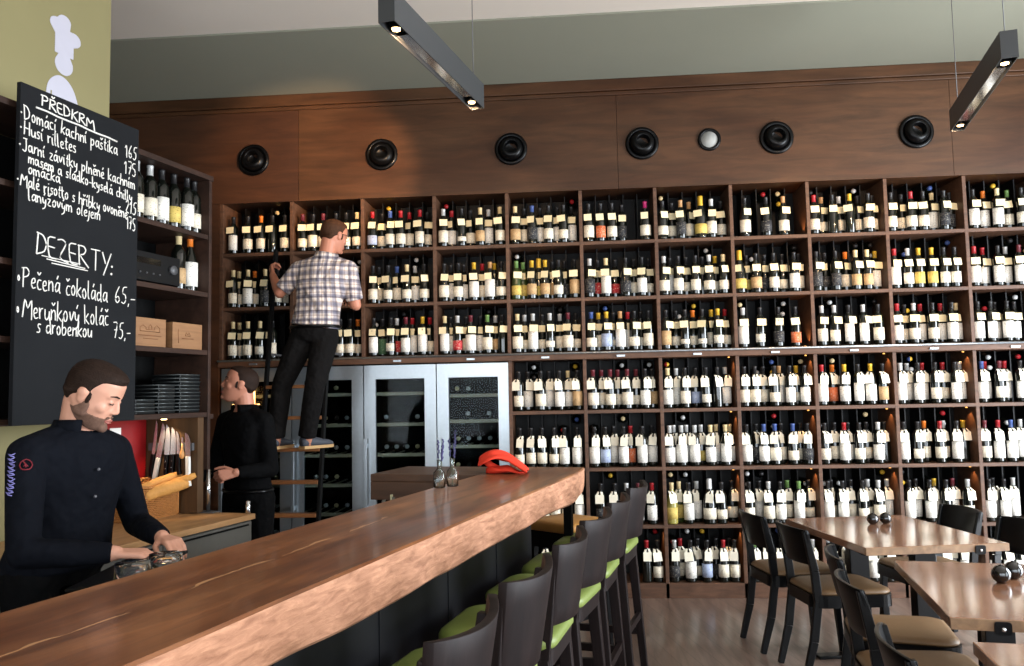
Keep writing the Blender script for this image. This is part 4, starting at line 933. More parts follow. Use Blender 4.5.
# ------------------------------------------------------------------ chalkboard
G = {
'P': (.55, [[(0, 0), (.02, 1)], [(-.12, .95), (.3, 1.02), (.5, .82), (.4, .6), (.02, .5)]]), 'R': (.62, [[(0, 0), (.02, 1)], [(-.05, .95), (.35, 1), (.48, .8), (.3, .58), (.02, .52), (.6, 0)]]),
'E': (.5, [[(.45, 1), (0, .97), (0, 0), (.48, .03)], [(0, .52), (.4, .52)]]), 'D': (.6, [[(0, 0), (0, 1)], [(-.08, 1), (.3, .95), (.52, .6), (.45, .2), (0, 0)]]),
'K': (.6, [[(0, 0), (0, 1)], [(.5, 1), (.02, .5), (.55, 0)]]), 'M': (.8, [[(0, 0), (.08, 1), (.38, .35), (.66, 1), (.76, -.1)]]), 'Z': (.6, [[(0, .95), (.3, 1.05), (.55, .9), (.0, .1), (.6, 0)]]),
'T': (.6, [[(0, .95), (.6, 1)], [(.32, .97), (.34, -.05)]]), 'Y': (.55, [[(0, 1), (.28, .45)], [(.6, 1.05), (.2, -.15)]]), 'H': (.6, [[(0, 0), (.02, 1)], [(.5, 0), (.5, 1)], [(0, .5), (.5, .5)]]),
'J': (.5, [[(.1, 1), (.5, 1)], [(.38, 1), (.4, .2), (.25, -.02), (.0, .12)]]),
'a': (.5, [[(.4, .5), (.15, .55), (.02, .25), (.15, 0), (.38, .2), (.4, .55)], [(.4, .5), (.42, .08), (.52, 0)]]), 'b': (.46, [[(.02, 1), (.02, 0), (.3, 0), (.42, .28), (.28, .52), (.04, .4)]]),
'c': (.4, [[(.36, .5), (.12, .52), (.02, .25), (.14, 0), (.38, .06)]]), 'd': (.5, [[(.4, .48), (.14, .52), (.02, .24), (.16, 0), (.4, .2)], [(.42, 1), (.42, .05), (.5, 0)]]),
'e': (.42, [[(.03, .26), (.36, .32), (.3, .55), (.1, .5), (.02, .24), (.16, 0), (.4, .08)]]), 'g': (.46, [[(.36, .5), (.1, .5), (.03, .22), (.2, .05), (.38, .25), (.38, .5), (.36, -.25), (.1, -.35), (.02, -.2)]]),
'h': (.46, [[(.02, 1), (.02, 0)], [(.02, .35), (.25, .55), (.4, .4), (.4, 0)]]), 'i': (.2, [[(.05, .55), (.06, .05), (.16, 0)]]), 'j': (.22, [[(.12, .55), (.1, -.25), (-.05, -.35)]]),
'k': (.45, [[(.02, 1), (.02, 0)], [(.38, .55), (.05, .25), (.42, 0)]]), 'l': (.22, [[(.04, 1), (.04, .06), (.16, 0)]]), 'm': (.68, [[(.02, .55), (.04, 0)], [(.04, .35), (.2, .55), (.3, .4), (.3, 0)], [(.3, .35), (.5, .55), (.6, .4), (.62, 0)]]),
'n': (.45, [[(.02, .55), (.04, 0)], [(.04, .35), (.25, .55), (.37, .4), (.4, 0)]]), 'o': (.44, [[(.2, .55), (.03, .35), (.1, .04), (.28, .02), (.4, .28), (.3, .52), (.18, .55)]]), 'p': (.45, [[(.02, .55), (.02, -.4)], [(.02, .35), (.25, .55), (.4, .3), (.25, .02), (.03, .1)]]),
'r': (.34, [[(.02, .55), (.04, 0)], [(.04, .3), (.15, .5), (.32, .52)]]), 's': (.36, [[(.32, .5), (.1, .54), (.06, .36), (.3, .2), (.24, .02), (.0, .04)]]), 't': (.32, [[(.12, .9), (.12, .1), (.28, 0)], [(-.02, .6), (.3, .6)]]),
'u': (.46, [[(.02, .55), (.04, .12), (.2, 0), (.38, .2), (.4, .55), (.42, 0)]]), 'v': (.42, [[(.0, .55), (.18, 0), (.38, .58)]]), 'y': (.44, [[(.02, .55), (.08, .15), (.3, .12), (.4, .55), (.34, -.2), (.05, -.36)]]), 'z': (.42, [[(.02, .52), (.38, .54), (.02, .02), (.4, 0)]]),
'1': (.3, [[(.0, .7), (.2, 1), (.16, 0)]]), '2': (.48, [[(.02, .8), (.2, 1), (.4, .78), (.05, .08), (.45, .02)]]), '5': (.46, [[(.42, 1), (.12, .97), (.06, .58), (.32, .55), (.38, .2), (.2, -.02), (.0, .08)]]),
'6': (.46, [[(.36, 1), (.1, .6), (.02, .2), (.2, 0), (.4, .2), (.28, .45), (.06, .3)]]), '7': (.44, [[(.0, .95), (.42, 1), (.16, 0)], [(.08, .5), (.36, .5)]]),
'-': (.4, [[(.02, .3), (.38, .32)]]), ',': (.16, [[(.08, .06), (.02, -.14)]]), ':': (.2, [[(.04, .5), (.12, .42)], [(.12, .5), (.04, .42)], [(.04, .12), (.12, .04)], [(.12, .12), (.04, .04)]]),
'\u00b7': (.3, [[(.05, .38), (.11, .38), (.11, .44), (.05, .44), (.05, .38)]]), '\u25e6': (.36, [[(.1, .5), (.02, .35), (.1, .2), (.18, .35), (.1, .5)]]), ' ': (.34, [])}
def strokes(text, jr):
    x = 0; out = []
    for ch in text:
        dec = unicodedata.normalize('NFD', ch); base = dec[0]; mk = dec[1:]
        w, st = G[base]; lean = jr.uniform(-.10, .10); dy = jr.uniform(-.04, .04)
        for s in st: out.append([(x+px+lean*py, py+dy) for px, py in s])
        hgt = 1.12 if base.isupper() else .72
        cx = x+w*.45
        if base in 'dhkl': hgt = 1.05
        if mk == '\u0301': out.append([(cx-.02, hgt), (cx+.08, hgt+.2)])
        elif mk == '\u030c': out.append([(cx-.14, hgt+.16), (cx, hgt), (cx+.14, hgt+.18)])
        elif base in 'ij': out.append([(cx, .75), (cx+.02, .8)])
        x += w+.09
    return out, x-.09
bd = bempty('chalkboard_menu', 0, 0, 0, 'tall black chalkboard menu with handwritten starters and desserts, hung before the shelf unit', 'chalkboard')
MB().box(-1.922, -1.90, 1.243, 1.895, 1.412, 2.80).build('board', 'chalkb', bd, .002)
jr = random.Random(12)
def write(text, u0, z0, u1, z1, cap, r=.0026, nm='chalk_line'):
    st, w = strokes(text, jr); mb = MB(); k = (u1-u0)/w
    for s in st:
        pts = []
        for a, b_ in zip(s[:-1], s[1:]):
            for q in range(3): pts.append((a[0]+(b_[0]-a[0])*q/3, a[1]+(b_[1]-a[1])*q/3))
        pts.append(s[-1])
        if len(pts) > 4:   # soften the corners like handwriting
            pts = [pts[0]]+[((pts[i-1][0]+2*pts[i][0]+pts[i+1][0])/4, (pts[i-1][1]+2*pts[i][1]+pts[i+1][1])/4) for i in range(1, len(pts)-1)]+[pts[-1]]
        mb.tube([(-1.8995, u0+px*k, z0+(z1-z0)*px/w+py*cap) for px, py in pts], r, 5)
    return mb.build(nm, 'chalk', bd)
def write_line(text, u0, z0, u1, z1, cap, r=.0027):
    cap *= 1.12; words = text.split(' '); ws = [strokes(w_, random.Random(1))[1]+.34+.18 for w_ in words]; tot = sum(ws)-.52; x = 0
    for w_, ww in zip(words, ws):
        a = x/tot; b_ = (x+ww-.52)/tot; write(w_, u0+(u1-u0)*a, z0+(z1-z0)*a, u0+(u1-u0)*b_, z0+(z1-z0)*b_, cap, r); x += ww
write('P\u0158EDKRM', 1.345, 2.733, 1.625, 2.716, .046, .0032, 'chalk_heading')
L_ = [('\u00b7Dom\u00e1c\u00ed kachn\u00ed pa\u0161tika', 1.245, 2.648, 1.76, 2.638, .052), ('165', 1.81, 2.645, 1.88, 2.645, .056),
 ('\u00b7Hus\u00ed rilletes', 1.245, 2.588, 1.525, 2.580, .05), ('175', 1.805, 2.567, 1.88, 2.565, .056),
 ('\u00b7Jarn\u00ed z\u00e1vitky pln\u011bn\u00e9 kachn\u00edm', 1.24, 2.520, 1.872, 2.503, .048), ('masem a sladko-kysel\u00e1 chilly', 1.285, 2.474, 1.856, 2.440, .044),
 ('om\u00e1\u010dka', 1.286, 2.430, 1.444, 2.428, .044), ('215', 1.815, 2.383, 1.882, 2.380, .054),
 ('\u00b7Mal\u00e9 risotto s h\u0159\u00edbky ovon\u011bn\u00e9', 1.235, 2.376, 1.83, 2.352, .048), ('175', 1.825, 2.308, 1.88, 2.304, .054),
 ('lan\u00fd\u017eov\u00fdm olejem', 1.29, 2.322, 1.665, 2.312, .048)]
for a in L_: write_line(*a)
write('DEZERTY:', 1.335, 2.112, 1.745, 2.075, .09, .0032, 'chalk_heading')
for a in [('\u25e6Pe\u010den\u00e1 \u010dokol\u00e1da', 1.25, 1.968, 1.715, 1.945, .072), ('65,-', 1.76, 1.952, 1.885, 1.952, .07), ('\u25e6Meru\u0148kov\u00fd kol\u00e1\u010d', 1.25, 1.842, 1.725, 1.842, .075), ('75,-', 1.755, 1.79, 1.86, 1.792, .066), ('s drobenkou', 1.345, 1.785, 1.63, 1.782, .062)]: write_line(*a)
mb = MB().tube([(-1.8995, 1.316+0.44*i/8, 2.717-.015*i/8+.002*math.sin(i*2)) for i in range(9)], .0042, 5)
mb.build('chalk_underline', 'chalk', bd); mb = MB().tube([(-1.8995, 1.385+.2*i/6, 2.096-.002*i) for i in range(7)], .0028, 5).tube([(-1.8995, 1.41+.19*i/6, 2.082-.001*i) for i in range(7)], .0028, 5).tube([(-1.8995, 1.36+.2*i/6, 2.106-.001*i) for i in range(7)], .0022, 5)
mb.build('chalk_underline', 'chalk', bd)

# chef figure painted on the olive wall
t = bempty('wall_logo', 1.83, 2.3098, 3.25, 'white cut-out logo of a chef with a tall puffy hat on the olive wall', 'logo')
def blobshape(name, pts, dz=0):
    n = 8; out = []
    if name == 'hat': pts = [(x, (y+.11)*.82-.125) for x, y in pts]
    for i in range(len(pts)):
        p0, p1, p2, p3 = [V((*pts[(i+k) % len(pts)], 0)) for k in (-1, 0, 1, 2)]
        for j in range(n):
            s = j/n; q = .5*((2*p1)+(-p0+p2)*s+(2*p0-5*p1+4*p2-p3)*s*s+(-p0+3*p1-3*p2+p3)*s**3); out.append((q.x, q.y))
    M4 = Matrix(((0, 0, 1, 0), (1, 0, 0, 0), (0, 1, 0, 0), (0, 0, 0, 1)))
    MB().prism(out, .002, M4).build(name, 'white', t)
def hat_outline():
    els = [(-.042, .100, .036, .032), (.006, .122, .042, .036), (.067, .055, .042, .036), (.010, -.090, .054, .054)]; out = []
    cx, cz = .012, .0
    for i in range(120):
        a = 2*math.pi*i/120; dx, dz = math.cos(a), math.sin(a); best = 0
        for q in range(1, 200):
            d = q*.001; x, z = cx+dx*d, cz+dz*d
            if any(((x-ex)/rx)**2+((z-ez)/rz)**2 < 1 for ex, ez, rx, rz in els) or (-.046 < x < .066 and -.045 < z < .09): best = d
        out.append((cx+dx*best, cz+dz*best))
    return out
MB().prism(hat_outline(), .002, Matrix(((0, 0, 1, 0), (1, 0, 0, 0), (0, 1, 0, 0), (0, 0, 0, 1)))).build('hat', 'white', t)
blobshape('body', [(-.075, -.20), (-.02, -.155), (.04, -.17), (.085, -.23), (.095, -.31), (.01, -.44), (-.07, -.38), (-.09, -.28)])
MB().box(.0022, .004, -.066, -.060, -.31, -.245).box(.0022, .004, .068, .074, -.34, -.27).build('arm_slit', 'olive', t)

# ------------------------------------------------------------------ people
def remeshed(name, mb, m, parent, vox, smooth=6, fac=.6):
    """one continuous surface out of overlapping closed shapes"""
    tmp = mb.build('tmp', m)
    r = tmp.modifiers.new('r', 'REMESH'); r.mode = 'VOXEL'; r.voxel_size = vox; r.use_smooth_shade = True
    s = tmp.modifiers.new('s', 'SMOOTH'); s.factor = fac; s.iterations = smooth
    dg = bpy.context.evaluated_depsgraph_get(); me = bpy.data.meshes.new_from_object(tmp.evaluated_get(dg))
    bpy.data.objects.remove(tmp)
    for p in me.polygons: p.use_smooth = True
    if not me.materials: me.materials.append(M[m])
    me.name = name; o = bpy.data.objects.new(name, me); COL.objects.link(o)
    if parent is not None: o.parent = parent
    return o
def cap_(mb, a, b, r0, r1, seg=12, flat=False):
    """tapered limb with round ends"""
    a = V(a); b = V(b); L = (b-a).length; q = (b-a).to_track_quat('Z', 'Y').to_matrix().to_4x4(); q.translation = a
    pr = []
    if not flat: pr += [(max(1e-6, r0*math.cos(R(t))), r0*math.sin(R(t))) for t in (-90, -60, -30)]
    pr += [(r0, 0), (r1, L)]
    if not flat: pr += [(max(1e-6, r1*math.cos(R(t))), L+r1*math.sin(R(t))) for t in (30, 60, 90)]
    mb.lathe(pr, seg, q)
def limb(mb, pts, rad, seg=12):
    for i in range(len(pts)-1): cap_(mb, pts[i], pts[i+1], rad[i], rad[i+1], seg)
def basis(f, u):
    f = V(f).normalized(); u = V(u); u = (u-f*u.dot(f)).normalized(); r = f.cross(u); return f, r, u      # r = the person's right
def mat3(x, y, z): return Matrix((x, y, z)).transposed()
def torso(mb, hip, neck, fwd, grow=0, z0=0, z1=1, wide=1.0, belly=0.0, bend=None):
    """closed loft along hip -> neck"""
    hip = V(hip); neck = V(neck); T_ = [(-.16, .13, .10), (-.06, .165, .118), (.05, .168, .12), (.2, .155, .112), (.36, .150, .112), (.52, .165, .120), (.68, .180, .125), (.82, .185, .115), (.92, .155, .095), (.985, .09, .075), (1.03, .062, .064)]
    rings = []; side = V(fwd).cross(neck-hip).normalized()
    for t, rx, ry in T_:
        if t < z0-1e-6 or t > z1+1e-6: continue
        c = hip.lerp(neck, t) if t <= 1 else neck+(neck-hip).normalized()*(t-1)*(neck-hip).length
        if bend: c = c+V(bend)*math.sin(math.pi*max(0, min(1, t)))
        c = c+V(fwd)*(belly*math.exp(-((t-.3)/.25)**2))
        rings.append([c+side*(rx*wide+grow)*math.cos(a)+V(fwd)*(ry+grow)*(abs(math.sin(a))**.9)*(1 if math.sin(a) > 0 else -1) for a in [2*math.pi*i/24 for i in range(24)]])
    mb.loft(rings)
def hand(mb, wrist, d, back, thumb, curl=(20, 30, 20), s=1.0, spread=4):
    """palm, four fingers of unequal length and a thumb; d: wrist -> knuckles, back: out of the hand's back, thumb: side the thumb is on"""
    d = V(d).normalized(); back = V(back); back = (back-d*back.dot(d)).normalized(); th = V(thumb); th = (th-d*th.dot(d)-back*th.dot(back)).normalized(); w = V(wrist)
    for k, (off, L) in enumerate(((.027, .088), (.009, .092), (-.009, .087), (-.026, .078))):
        kn = w+d*L*s+th*off*s+back*.003; cap_(mb, w+d*.012+th*off*.55*s, kn, .0135*s, .0115*s, 8)
        a = 0; p = kn; ax = (d*math.cos(R(spread*(1.5-k)))+th*math.sin(R(spread*(1.5-k)))).normalized(); cl = curl[k] if hasattr(curl[0], '__len__') else curl
        for j, seg in enumerate(((.040, .026, .020), (.045, .029, .022), (.041, .027, .021), (.032, .020, .018))[k]):
            a += R(cl[j]); q = p+(ax*math.cos(a)-back*math.sin(a))*seg*s; cap_(mb, p, q, (.0094, .0085, .0078)[j]*s, (.0085, .0078, .0070)[j]*s, 8); p = q
    b = w+d*.022*s+th*.024*s-back*.004; k1 = b+(d*.75+th*.62-back*.25).normalized()*.042*s; k2 = k1+(d*.93+th*.22-back*.30).normalized()*.030*s; k3 = k2+(d*.98+th*.0-back*.30).normalized()*.024*s
    cap_(mb, b, k1, .0135*s, .0112*s, 8); cap_(mb, k1, k2, .0108*s, .0095*s, 8); cap_(mb, k2, k3, .0095*s, .008*s, 8)
HEAD = [(-.110, .052, .030, .014), (-.103, .070, .012, .029), (-.088, .080, -.012, .042), (-.070, .083, -.038, .052), (-.050, .086, -.062, .060), (-.030, .087, -.082, .0665), (-.010, .085, -.096, .072), (.015, .082, -.104, .0755), (.040, .087, -.107, .077), (.070, .083, -.102, .074), (.095, .068, -.088, .062), (.110, .045, -.066, .045), (.118, .018, -.036, .020)]
HAIR = [(-.048, -.048, -.070, .036), (-.032, -.032, -.089, .056), (-.010, -.010, -.104, .0725), (.010, .026, -.1125, .0795), (.036, .044, -.115, .0825), (.062, .060, -.112, .0815), (.080, .078, -.105, .0745), (.098, .080, -.091, .064), (.113, .062, -.071, .049), (.123, .034, -.046, .028)]
def ring_loft(mb, P, table, jaw=1.0, g=0.0, n=32):
    rings = []
    for z, fr, bk, w in table:
        jw = 1+(jaw-1)*(1 if z < -.02 else 0); c = (fr+bk)/2; c = c if fr > 0 else (fr*.4+bk*.6); r = []
        c = min(c, fr-.004); wc = -.012 if fr > .02 else c
        wc = max(bk+.01, min(wc, fr-.006))
        for i in range(n):
            a = 2*math.pi*i/n; sn, cs = math.sin(a), math.cos(a)
            if sn >= 0: y = wc+(fr-wc+g)*sn**.82; x = (w*jw+g)*math.copysign(abs(cs)**.92, cs)
            else: y = wc-(wc-bk+g)*(-sn); x = (w*jw+g)*cs
            r.append(P(x, y, z))
        rings.append(r)
    mb.loft(rings)
def head(mb, c, f, u, s=1.0, jaw=1.0):
    f, r, u = basis(f, u); c = V(c); m3 = mat3(r, f, u)
    P = lambda a, b_, d: c+(r*a+f*b_+u*d)*s
    E = lambda a, b_, d, ra, rb, rd: mb.ball(P(a, b_, d), (ra*s, rb*s, rd*s), m3, 20, 14)
    ring_loft(mb, P, HEAD, jaw)
    E(0, .080, -.088, .017, .013, .014)
    for q in (-1, 1):
        E(q*.041, .052, -.016, .022, .024, .024)
        E(q*.031, .0765, .012, .0125, .0085, .0075)
        E(q*.0755, -.008, .002, .008, .017, .030); E(q*.078, -.012, .012, .009, .018, .018)
        E(q*.011, .0905, -.0235, .0075, .011, .0075)
        cap_(mb, P(q*.010, .0815, .033), P(q*.046, .067, .031), .0085*s, .0075*s, 8)
    cap_(mb, P(0, .080, .026), P(0, .0985, -.016), .0085*s, .0105*s, 10); E(0, .092, -.018, .012, .015, .012)
    E(0, .081, -.053, .022, .0125, .009); E(0, .080, -.063, .018, .012, .008)
    return P, m3
def face_parts(par, P, m3, s, hairm, look='open', brow=.0):
    for q in (-1, 1):
        mb = MB()
        if look == 'open': mb.ball(P(q*.031, .0815, .0125), (.0105*s, .005*s, .0045*s), m3, 12, 8)
        else: mb.tube([P(q*.019, .0825, .0095), P(q*.031, .0855, .0065), P(q*.043, .0775, .0095)], .0016*s, 6)
        mb.build('eye', 'eye', par)
        m2 = MB().tube([P(q*.013, .0895, .0345), P(q*.030, .0845, .0385), P(q*.049, .0705, .0335)], [.0024*s, .0032*s, .0018*s], 6); m2.build('eyebrow', hairm, par)
    mb = MB(); mb.tube([P(-.022, .0845, -.0565), P(-.010, .0935, -.0525), P(0, .0945, -.054), P(.010, .0935, -.0525), P(.022, .0845, -.0565)], [.0014*s, .0032*s, .0034*s, .0032*s, .0014*s], 8)
    mb.tube([P(-.020, .0835, -.0595), P(-.008, .0925, -.0622), P(.008, .0925, -.0622), P(.020, .0835, -.0595)], [.0014*s, .0036*s, .0036*s, .0014*s], 8); mb.build('lips', 'lips', par)
def hair(par, P, m3, s, m, vol=1.0, front=.012, name='hair', low=0):
    mb = MB(); g = -.004*(1-vol)
    ring_loft(mb, P, [(z+(g if z > .1 else 0), fr+(front if .07 < z < .12 else 0), bk, w) for z, fr, bk, w in HAIR], 1, g)
    for q in (-1, 1): mb.ball(P(q*.072, .014, .000), (.0065*s, .010*s, .024*s), m3, 12, 8)
    remeshed(name, mb, m, par, .004, 3)
def shoe(mb_u, mb_s, heel, d, up=(0, 0, 1), L=.28):
    """heel: point under the heel"""
    f, r, u = basis(d, up); h_ = V(heel); rings = []
    for t, w, h0 in ((0, .026, .075), (.12, .034, .085), (.3, .036, .08), (.5, .040, .062), (.7, .046, .05), (.88, .040, .042), (1, .02, .03)):
        c = h_+f*(L*t-.03); rings.append([c+r*w*math.cos(a)+u*(.012+max(0, h0*(math.sin(a)+1)/2)) for a in [2*math.pi*i/14 for i in range(14)]])
    mb_u.loft(rings)
    out = [(-.03*1+L*t, w+.003) for t, w in ((0, .026), (.12, .034), (.3, .036), (.5, .041), (.7, .047), (.88, .041), (1.0, .022))]
    poly = [(x, -y) for x, y in out]+[(x, y) for x, y in reversed(out)]
    M4 = mat3(f, -r, u).to_4x4(); M4.translation = h_
    mb_s.prism(poly, .02, M4)

def person(label, hip, neck, fwd, hc, hf, hu, arms, legs, skin, shirt, trou, hairm, cuff, o):
    """arms / legs: dict side -> joints"""
    t = empty('person', (hip[0], hip[1], o.get('base', 0)), 0, label, 'person')
    base = V((hip[0], hip[1], o.get('base', 0)))
    L_ = lambda p: V(p)-base
    hip = L_(hip); neck = L_(neck); hc = L_(hc); fwd = V(fwd).normalized(); s = o.get('s', 1.0)
    side = fwd.cross(neck-hip).normalized()       # towards the person's right
    bb = MB(); torso(bb, hip, neck, fwd, -.010, -.16, .92, wide=o.get('wide', 1), belly=o.get('belly', 0), bend=o.get('bend'))
    P, m3 = head(bb, hc, hf, hu, s, o.get('jaw', 1)); axu = (neck-hip).normalized()
    if cuff == 'long': cap_(bb, neck+fwd*.03, neck-axu*.065+fwd*.090, .044, .015)
    cap_(bb, neck-(neck-hip).normalized()*.05, P(0, -.034, -.035), .060, .057, 16); cap_(bb, neck, P(0, -.005, -.05), .05, .044, 16)
    sh = MB(); torso(sh, hip, neck, fwd, .010, o.get('hem', -.06), .985, wide=o.get('wide', 1), belly=o.get('belly', 0), bend=o.get('bend'))
    for q, a in arms.items():
        S, E_, W_ = L_(a['s']), L_(a['e']), L_(a['w'])
        limb(bb, [S, E_], [.048, .038]); limb(bb, [E_, E_.lerp(W_, .35), W_], [.038, .038, .026])
        hand(bb, W_, a['d'], a['back'], a['thumb'], a.get('curl', (20, 30, 20)))
        cap_(sh, neck.lerp(hip, .03)+(S-neck)*.12, S, .058, .064); cap_(sh, neck.lerp(hip, .07)+(S-neck)*.3, S, .070, .064); cap_(bb, neck.lerp(hip, .12)+(S-neck)*.3, S, .045, .045)
        if cuff == 'long':
            limb(sh, [S, S.lerp(E_, .5), E_], [.064, .058, .050]); limb(sh, [E_, E_.lerp(W_, .45), E_.lerp(W_, .86)], [.050, .047, .038])
            cap_(sh, E_.lerp(W_, .84), E_.lerp(W_, .96), .036, .036, 16, True)
        else:
            limb(sh, [S, S.lerp(E_, .45)], [.066, .062]); cap_(sh, S.lerp(E_, .45), S.lerp(E_, .86), .062, .060, 16, True)
    tr = MB(); torso(tr, hip, neck, fwd, .004, -.16, o.get('waist', .06), wide=o.get('wide', 1), belly=o.get('belly', 0)*.6)
    for q, l in legs.items():
        H, K, A = L_(l['h']), L_(l['k']), L_(l['a'])
        limb(bb, [H, K, K.lerp(A, .3), A], [.078, .054, .054, .036]); limb(tr, [H, H.lerp(K, .5), K], [.096, .086, .070]); limb(tr, [K, K.lerp(A, .4), K.lerp(A, .9)], [.070, .069, .062])
        cap_(tr, K.lerp(A, .85), K.lerp(A, 1.02), .062, .064, 16, True)
        heel = L_(l['heel']); d = V(l['d']).normalized(); cap_(bb, A, heel+V((0, 0, .045))+d*.02, .036, .034); cap_(bb, heel+V((0, 0, .04))+d*.02, heel+V((0, 0, .035))+d*.17, .03, .024)
        if l.get('shoe', True):
            u_ = MB(); s_ = MB(); shoe(u_, s_, heel, l['d']); sho = u_.build('shoe', o.get('shoe', 'blackm'), t); s_.build('sole', o.get('sole', 'blackm'), sho)
    body = remeshed('body', bb, skin, t, .0042, 5)
    shirt_o = remeshed('shirt', sh, shirt, t, .0085, 5); remeshed('trousers', tr, trou, t, .009, 5)
    hair(t, P, m3, s, hairm, o.get('vol', 1), o.get('front', 0)); face_parts(t, P, m3, s, hairm, o.get('look', 'open'))
    # collar
    ax = (neck-hip).normalized(); cm = MB(); n = 20; pts0 = []; pts1 = []
    nk = (P(0, -.022, -.045)-neck).normalized()
    for i in range(n+1):
        a = R(90+28)+R(360-56)*i/n; dv = fwd*math.sin(a)+side*math.cos(a)
        pts0.append(neck-ax*.015+dv*.086); pts1.append(neck+nk*.034+dv*.073)
    vs = pts0+pts1; vs += [p+(p-neck).normalized()*.006 for p in vs]; N = n+1; fs = []
    for i in range(n):
        fs += [(i, i+1, N+i+1, N+i), (2*N+i, 3*N+i, 3*N+i+1, 2*N+i+1), (i, 2*N+i, 2*N+i+1, i+1), (N+i, N+i+1, 3*N+i+1, 3*N+i)]
    fs += [(0, N, 3*N, 2*N), (n, 2*N+n, 3*N+n, N+n)]
    cm.add(vs, fs, None, 0, True); cm.build('collar', shirt, shirt_o)
    return t, P, m3, shirt_o, L_
def az(a, z=0): return V((math.cos(R(a)), math.sin(R(a)), z))

# barman behind the bar, head bowed over his hands
f1 = az(-20)
t1, P1, m1, sh1, L1 = person('bearded barman in a black shirt behind the bar, head bowed, hands on a dark tablet', (.86, -3.30, .93), (.945, -3.325, 1.405), f1,
    (1.022, -3.345, 1.522), az(8, -.55), (.42, .02, .9),
    dict(r=dict(s=(.885, -3.505, 1.325), e=(.985, -3.655, 1.025), w=(1.225, -3.545, 1.005), d=az(22, -.12), back=(.1, -.1, 1), thumb=az(100), curl=(25, 30, 15)),
         l=dict(s=(.985, -3.150, 1.315), e=(1.03, -3.06, 1.03), w=(1.235, -3.255, 1.005), d=az(-38, -.10), back=(.1, -.1, 1), thumb=az(-130), curl=(28, 32, 18))),
    dict(r=dict(h=(.83, -3.40, .90), k=(.88, -3.41, .49), a=(.84, -3.42, .10), heel=(.83, -3.42, 0), d=az(-25)), l=dict(h=(.86, -3.20, .90), k=(.90, -3.18, .49), a=(.86, -3.16, .10), heel=(.85, -3.16, 0), d=az(-5))),
    'skin', 'shirt', 'trouser', 'hair', 'long', dict(look='down', wide=1.1, belly=.02, vol=.9, front=.004, jaw=1.06, hem=-.10))
mb = MB()
def E1(a, b_, d, ra, rb, rd): mb.ball(P1(a, b_, d), (ra, rb, rd), m1, 20, 14)
ring_loft(mb, P1, [r for r in HEAD if r[0] < -.045], 1.06, .0030); E1(0, .081, -.088, .0205, .0165, .0175)
for q in (-1, 1): E1(q*.0655, .010, -.030, .0095, .020, .032); E1(q*.062, .004, -.052, .012, .026, .020); E1(q*.014, .087, -.044, .013, .0055, .005)
remeshed('beard', mb, 'beard', t1, .004, 3)
# buttons down his shirt
for k in range(2):
    p = L1((.945, -3.325, 1.405))+(V((.86, -3.30, .93))-V((.945, -3.325, 1.405)))*(.30+.2*k)+f1*(.147+.004*k); MB().ball(p, .0055, None, 8, 6).build('button', 'button', sh1)
# embroidered emblem and lettering on his right sleeve
S = L1((.885, -3.505, 1.325)); E_ = L1((.985, -3.655, 1.025)); dn = (E_-S).normalized(); outv = (CAMP-V((.9, -3.5, 1.3))).normalized(); outv = (outv-dn*outv.dot(dn)).normalized(); sd = dn.cross(outv)
mb = MB(); c = S+dn*.07+outv*.066
cpt = [c+dn*.019*math.cos(a)+sd*.018*math.sin(a)-outv*.006*abs(math.sin(a)) for a in [R(30*i) for i in range(12)]]
mb.tube(cpt, .0022, 5, closed=True); mb.tube([c+dn*.010, c-dn*.003+sd*.003, c-dn*.011+sd*.008], .0024, 5).tube([c+dn*.008-sd*.006, c-dn*.002, c+dn*.007+sd*.007], .002, 5); mb.build('sleeve_emblem', 'emred', sh1)
mb = MB(); jr2 = random.Random(5); sg = -1 if (c+sd-L1(CAMP)).length < (c-sd-L1(CAMP)).length and False else 1
camr = V((.997, .076, 0)); sgn = -1 if sd.dot(camr) > 0 else 1
c2 = S+dn*.02+outv*.050+sd*sgn*.042
for k in range(10):
    b0 = c2+dn*(.0155*k)+sd*jr2.uniform(-.002, .002); mb.tube([b0-sd*.011+outv*.001, b0+dn*jr2.uniform(.004, .009)+outv*.004, b0+sd*.009+dn*jr2.uniform(-.003, .003)+outv*.001, b0+dn*.011+sd*.002+outv*.003, b0+dn*.013-sd*.008+outv*.002], .0022, 5)
mb.build('sleeve_lettering', 'purple', sh1)

# barman standing by the ladder, looking up
f2 = az(232)
t2, P2, m2_, sh2, L2 = person('standing barman in black shirt beyond the shelf unit, head raised, looking up left', (.70, -1.17, .93), (.690, -1.185, 1.435), f2,
    (.655, -1.205, 1.588), az(203, .22), (.20, .1, .97),
    dict(l=dict(s=(.835, -1.265, 1.365), e=(.885, -1.275, 1.075), w=(.745, -1.46, 1.075), d=az(212, -.15), back=az(282, .35), thumb=(.2, 0, 1), curl=(55, 60, 40)),
         r=dict(s=(.535, -1.105, 1.365), e=(.475, -1.14, 1.08), w=(.46, -1.36, 1.03), d=az(265, -.2), back=az(180, .6), thumb=(.4, -.3, .9), curl=(40, 40, 30))),
    dict(l=dict(h=(.79, -1.21, .90), k=(.80, -1.24, .49), a=(.80, -1.20, .10), heel=(.80, -1.19, 0), d=az(245)), r=dict(h=(.61, -1.11, .90), k=(.60, -1.15, .49), a=(.59, -1.10, .10), heel=(.59, -1.09, 0), d=az(225))),
    'skin2', 'shirtb', 'trouser', 'hair', 'long', dict(vol=.4, wide=1.0, hem=-.02, front=-.004))
b_ = MB()
hp = L2((.70, -1.17, .945)); n = 28; f2v = f2; s2 = V((-f2v.y, f2v.x, 0))
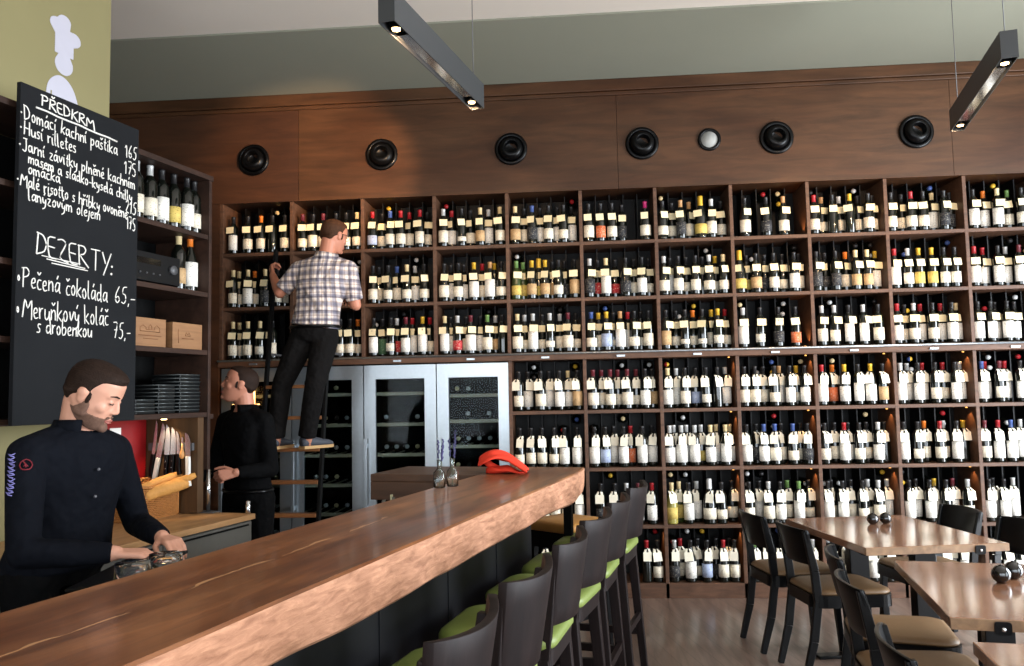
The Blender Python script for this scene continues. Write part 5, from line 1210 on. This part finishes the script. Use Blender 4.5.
MB().tube([hp+s2*.178*math.cos(R(360*i/n))+f2v*.132*math.sin(R(360*i/n)) for i in range(n)], .012, 6, closed=True).build('belt', 'black', t2)

# man on the ladder, seen from behind
f3 = az(86)
def rz(z): return ly(z)
stand = .048+.2215*5
t3, P3, m3_, sh3, L3 = person('man in plaid short-sleeved shirt standing up the ladder, back turned, reaching to the shelf', (.925, -.56, 1.975), (1.005, -.55, 2.485), f3,
    (1.055, -.515, 2.640), az(54, -.20), (.12, .05, .99),
    dict(l=dict(s=(.812, -.555, 2.405), e=(.675, -.56, 2.245), w=(.555, -.375, 2.40), d=(-.28, .45, .85), back=(-.75, -.45, .1), thumb=(.3, .5, -.4), curl=(50, 65, 40)),
         r=dict(s=(1.165, -.545, 2.400), e=(1.205, -.50, 2.150), w=(1.09, -.28, 2.215), d=(-.3, .95, .1), back=(.2, -.1, 1), thumb=(-.9, -.2, 0), curl=(15, 20, 15))),
    dict(l=dict(h=(.845, -.56, 1.93), k=(.715, -.62, 1.60), a=(.665, -.60, 1.245), heel=(.655, -.60, stand), d=az(84)), r=dict(h=(1.005, -.56, 1.93), k=(.965, -.68, 1.585), a=(.890, -.615, 1.245), heel=(.875, -.615, stand), d=az(62))),
    'skin2', 'plaid', 'denim', 'hair3', 'short', dict(vol=.7, wide=.98, hem=-.04, waist=.1, base=stand, shoe='shoe', sole='sole', front=0))
g = MB()
for q in (-1, 1): g.tube([P3(q*.032+.022*math.cos(R(a)), .094, .012+.016*math.sin(R(a))) for a in range(0, 360, 30)], .0016, 5, closed=True); g.tube([P3(q*.054, .096, .016), P3(q*.078, .05, .020), P3(q*.084, -.005, .016)], .0018, 5)
g.tube([P3(-.01, .10, .016), P3(.01, .10, .016)], .0015, 5); g.build('glasses', 'black', t3)
hp = L3((.930, -.56, 1.995)); s3 = V((-f3.y, f3.x, 0))
MB().tube([hp+s3*.176*math.cos(R(360*i/n))+f3*.132*math.sin(R(360*i/n)) for i in range(n)], .012, 6, closed=True).build('belt', 'black', t3)
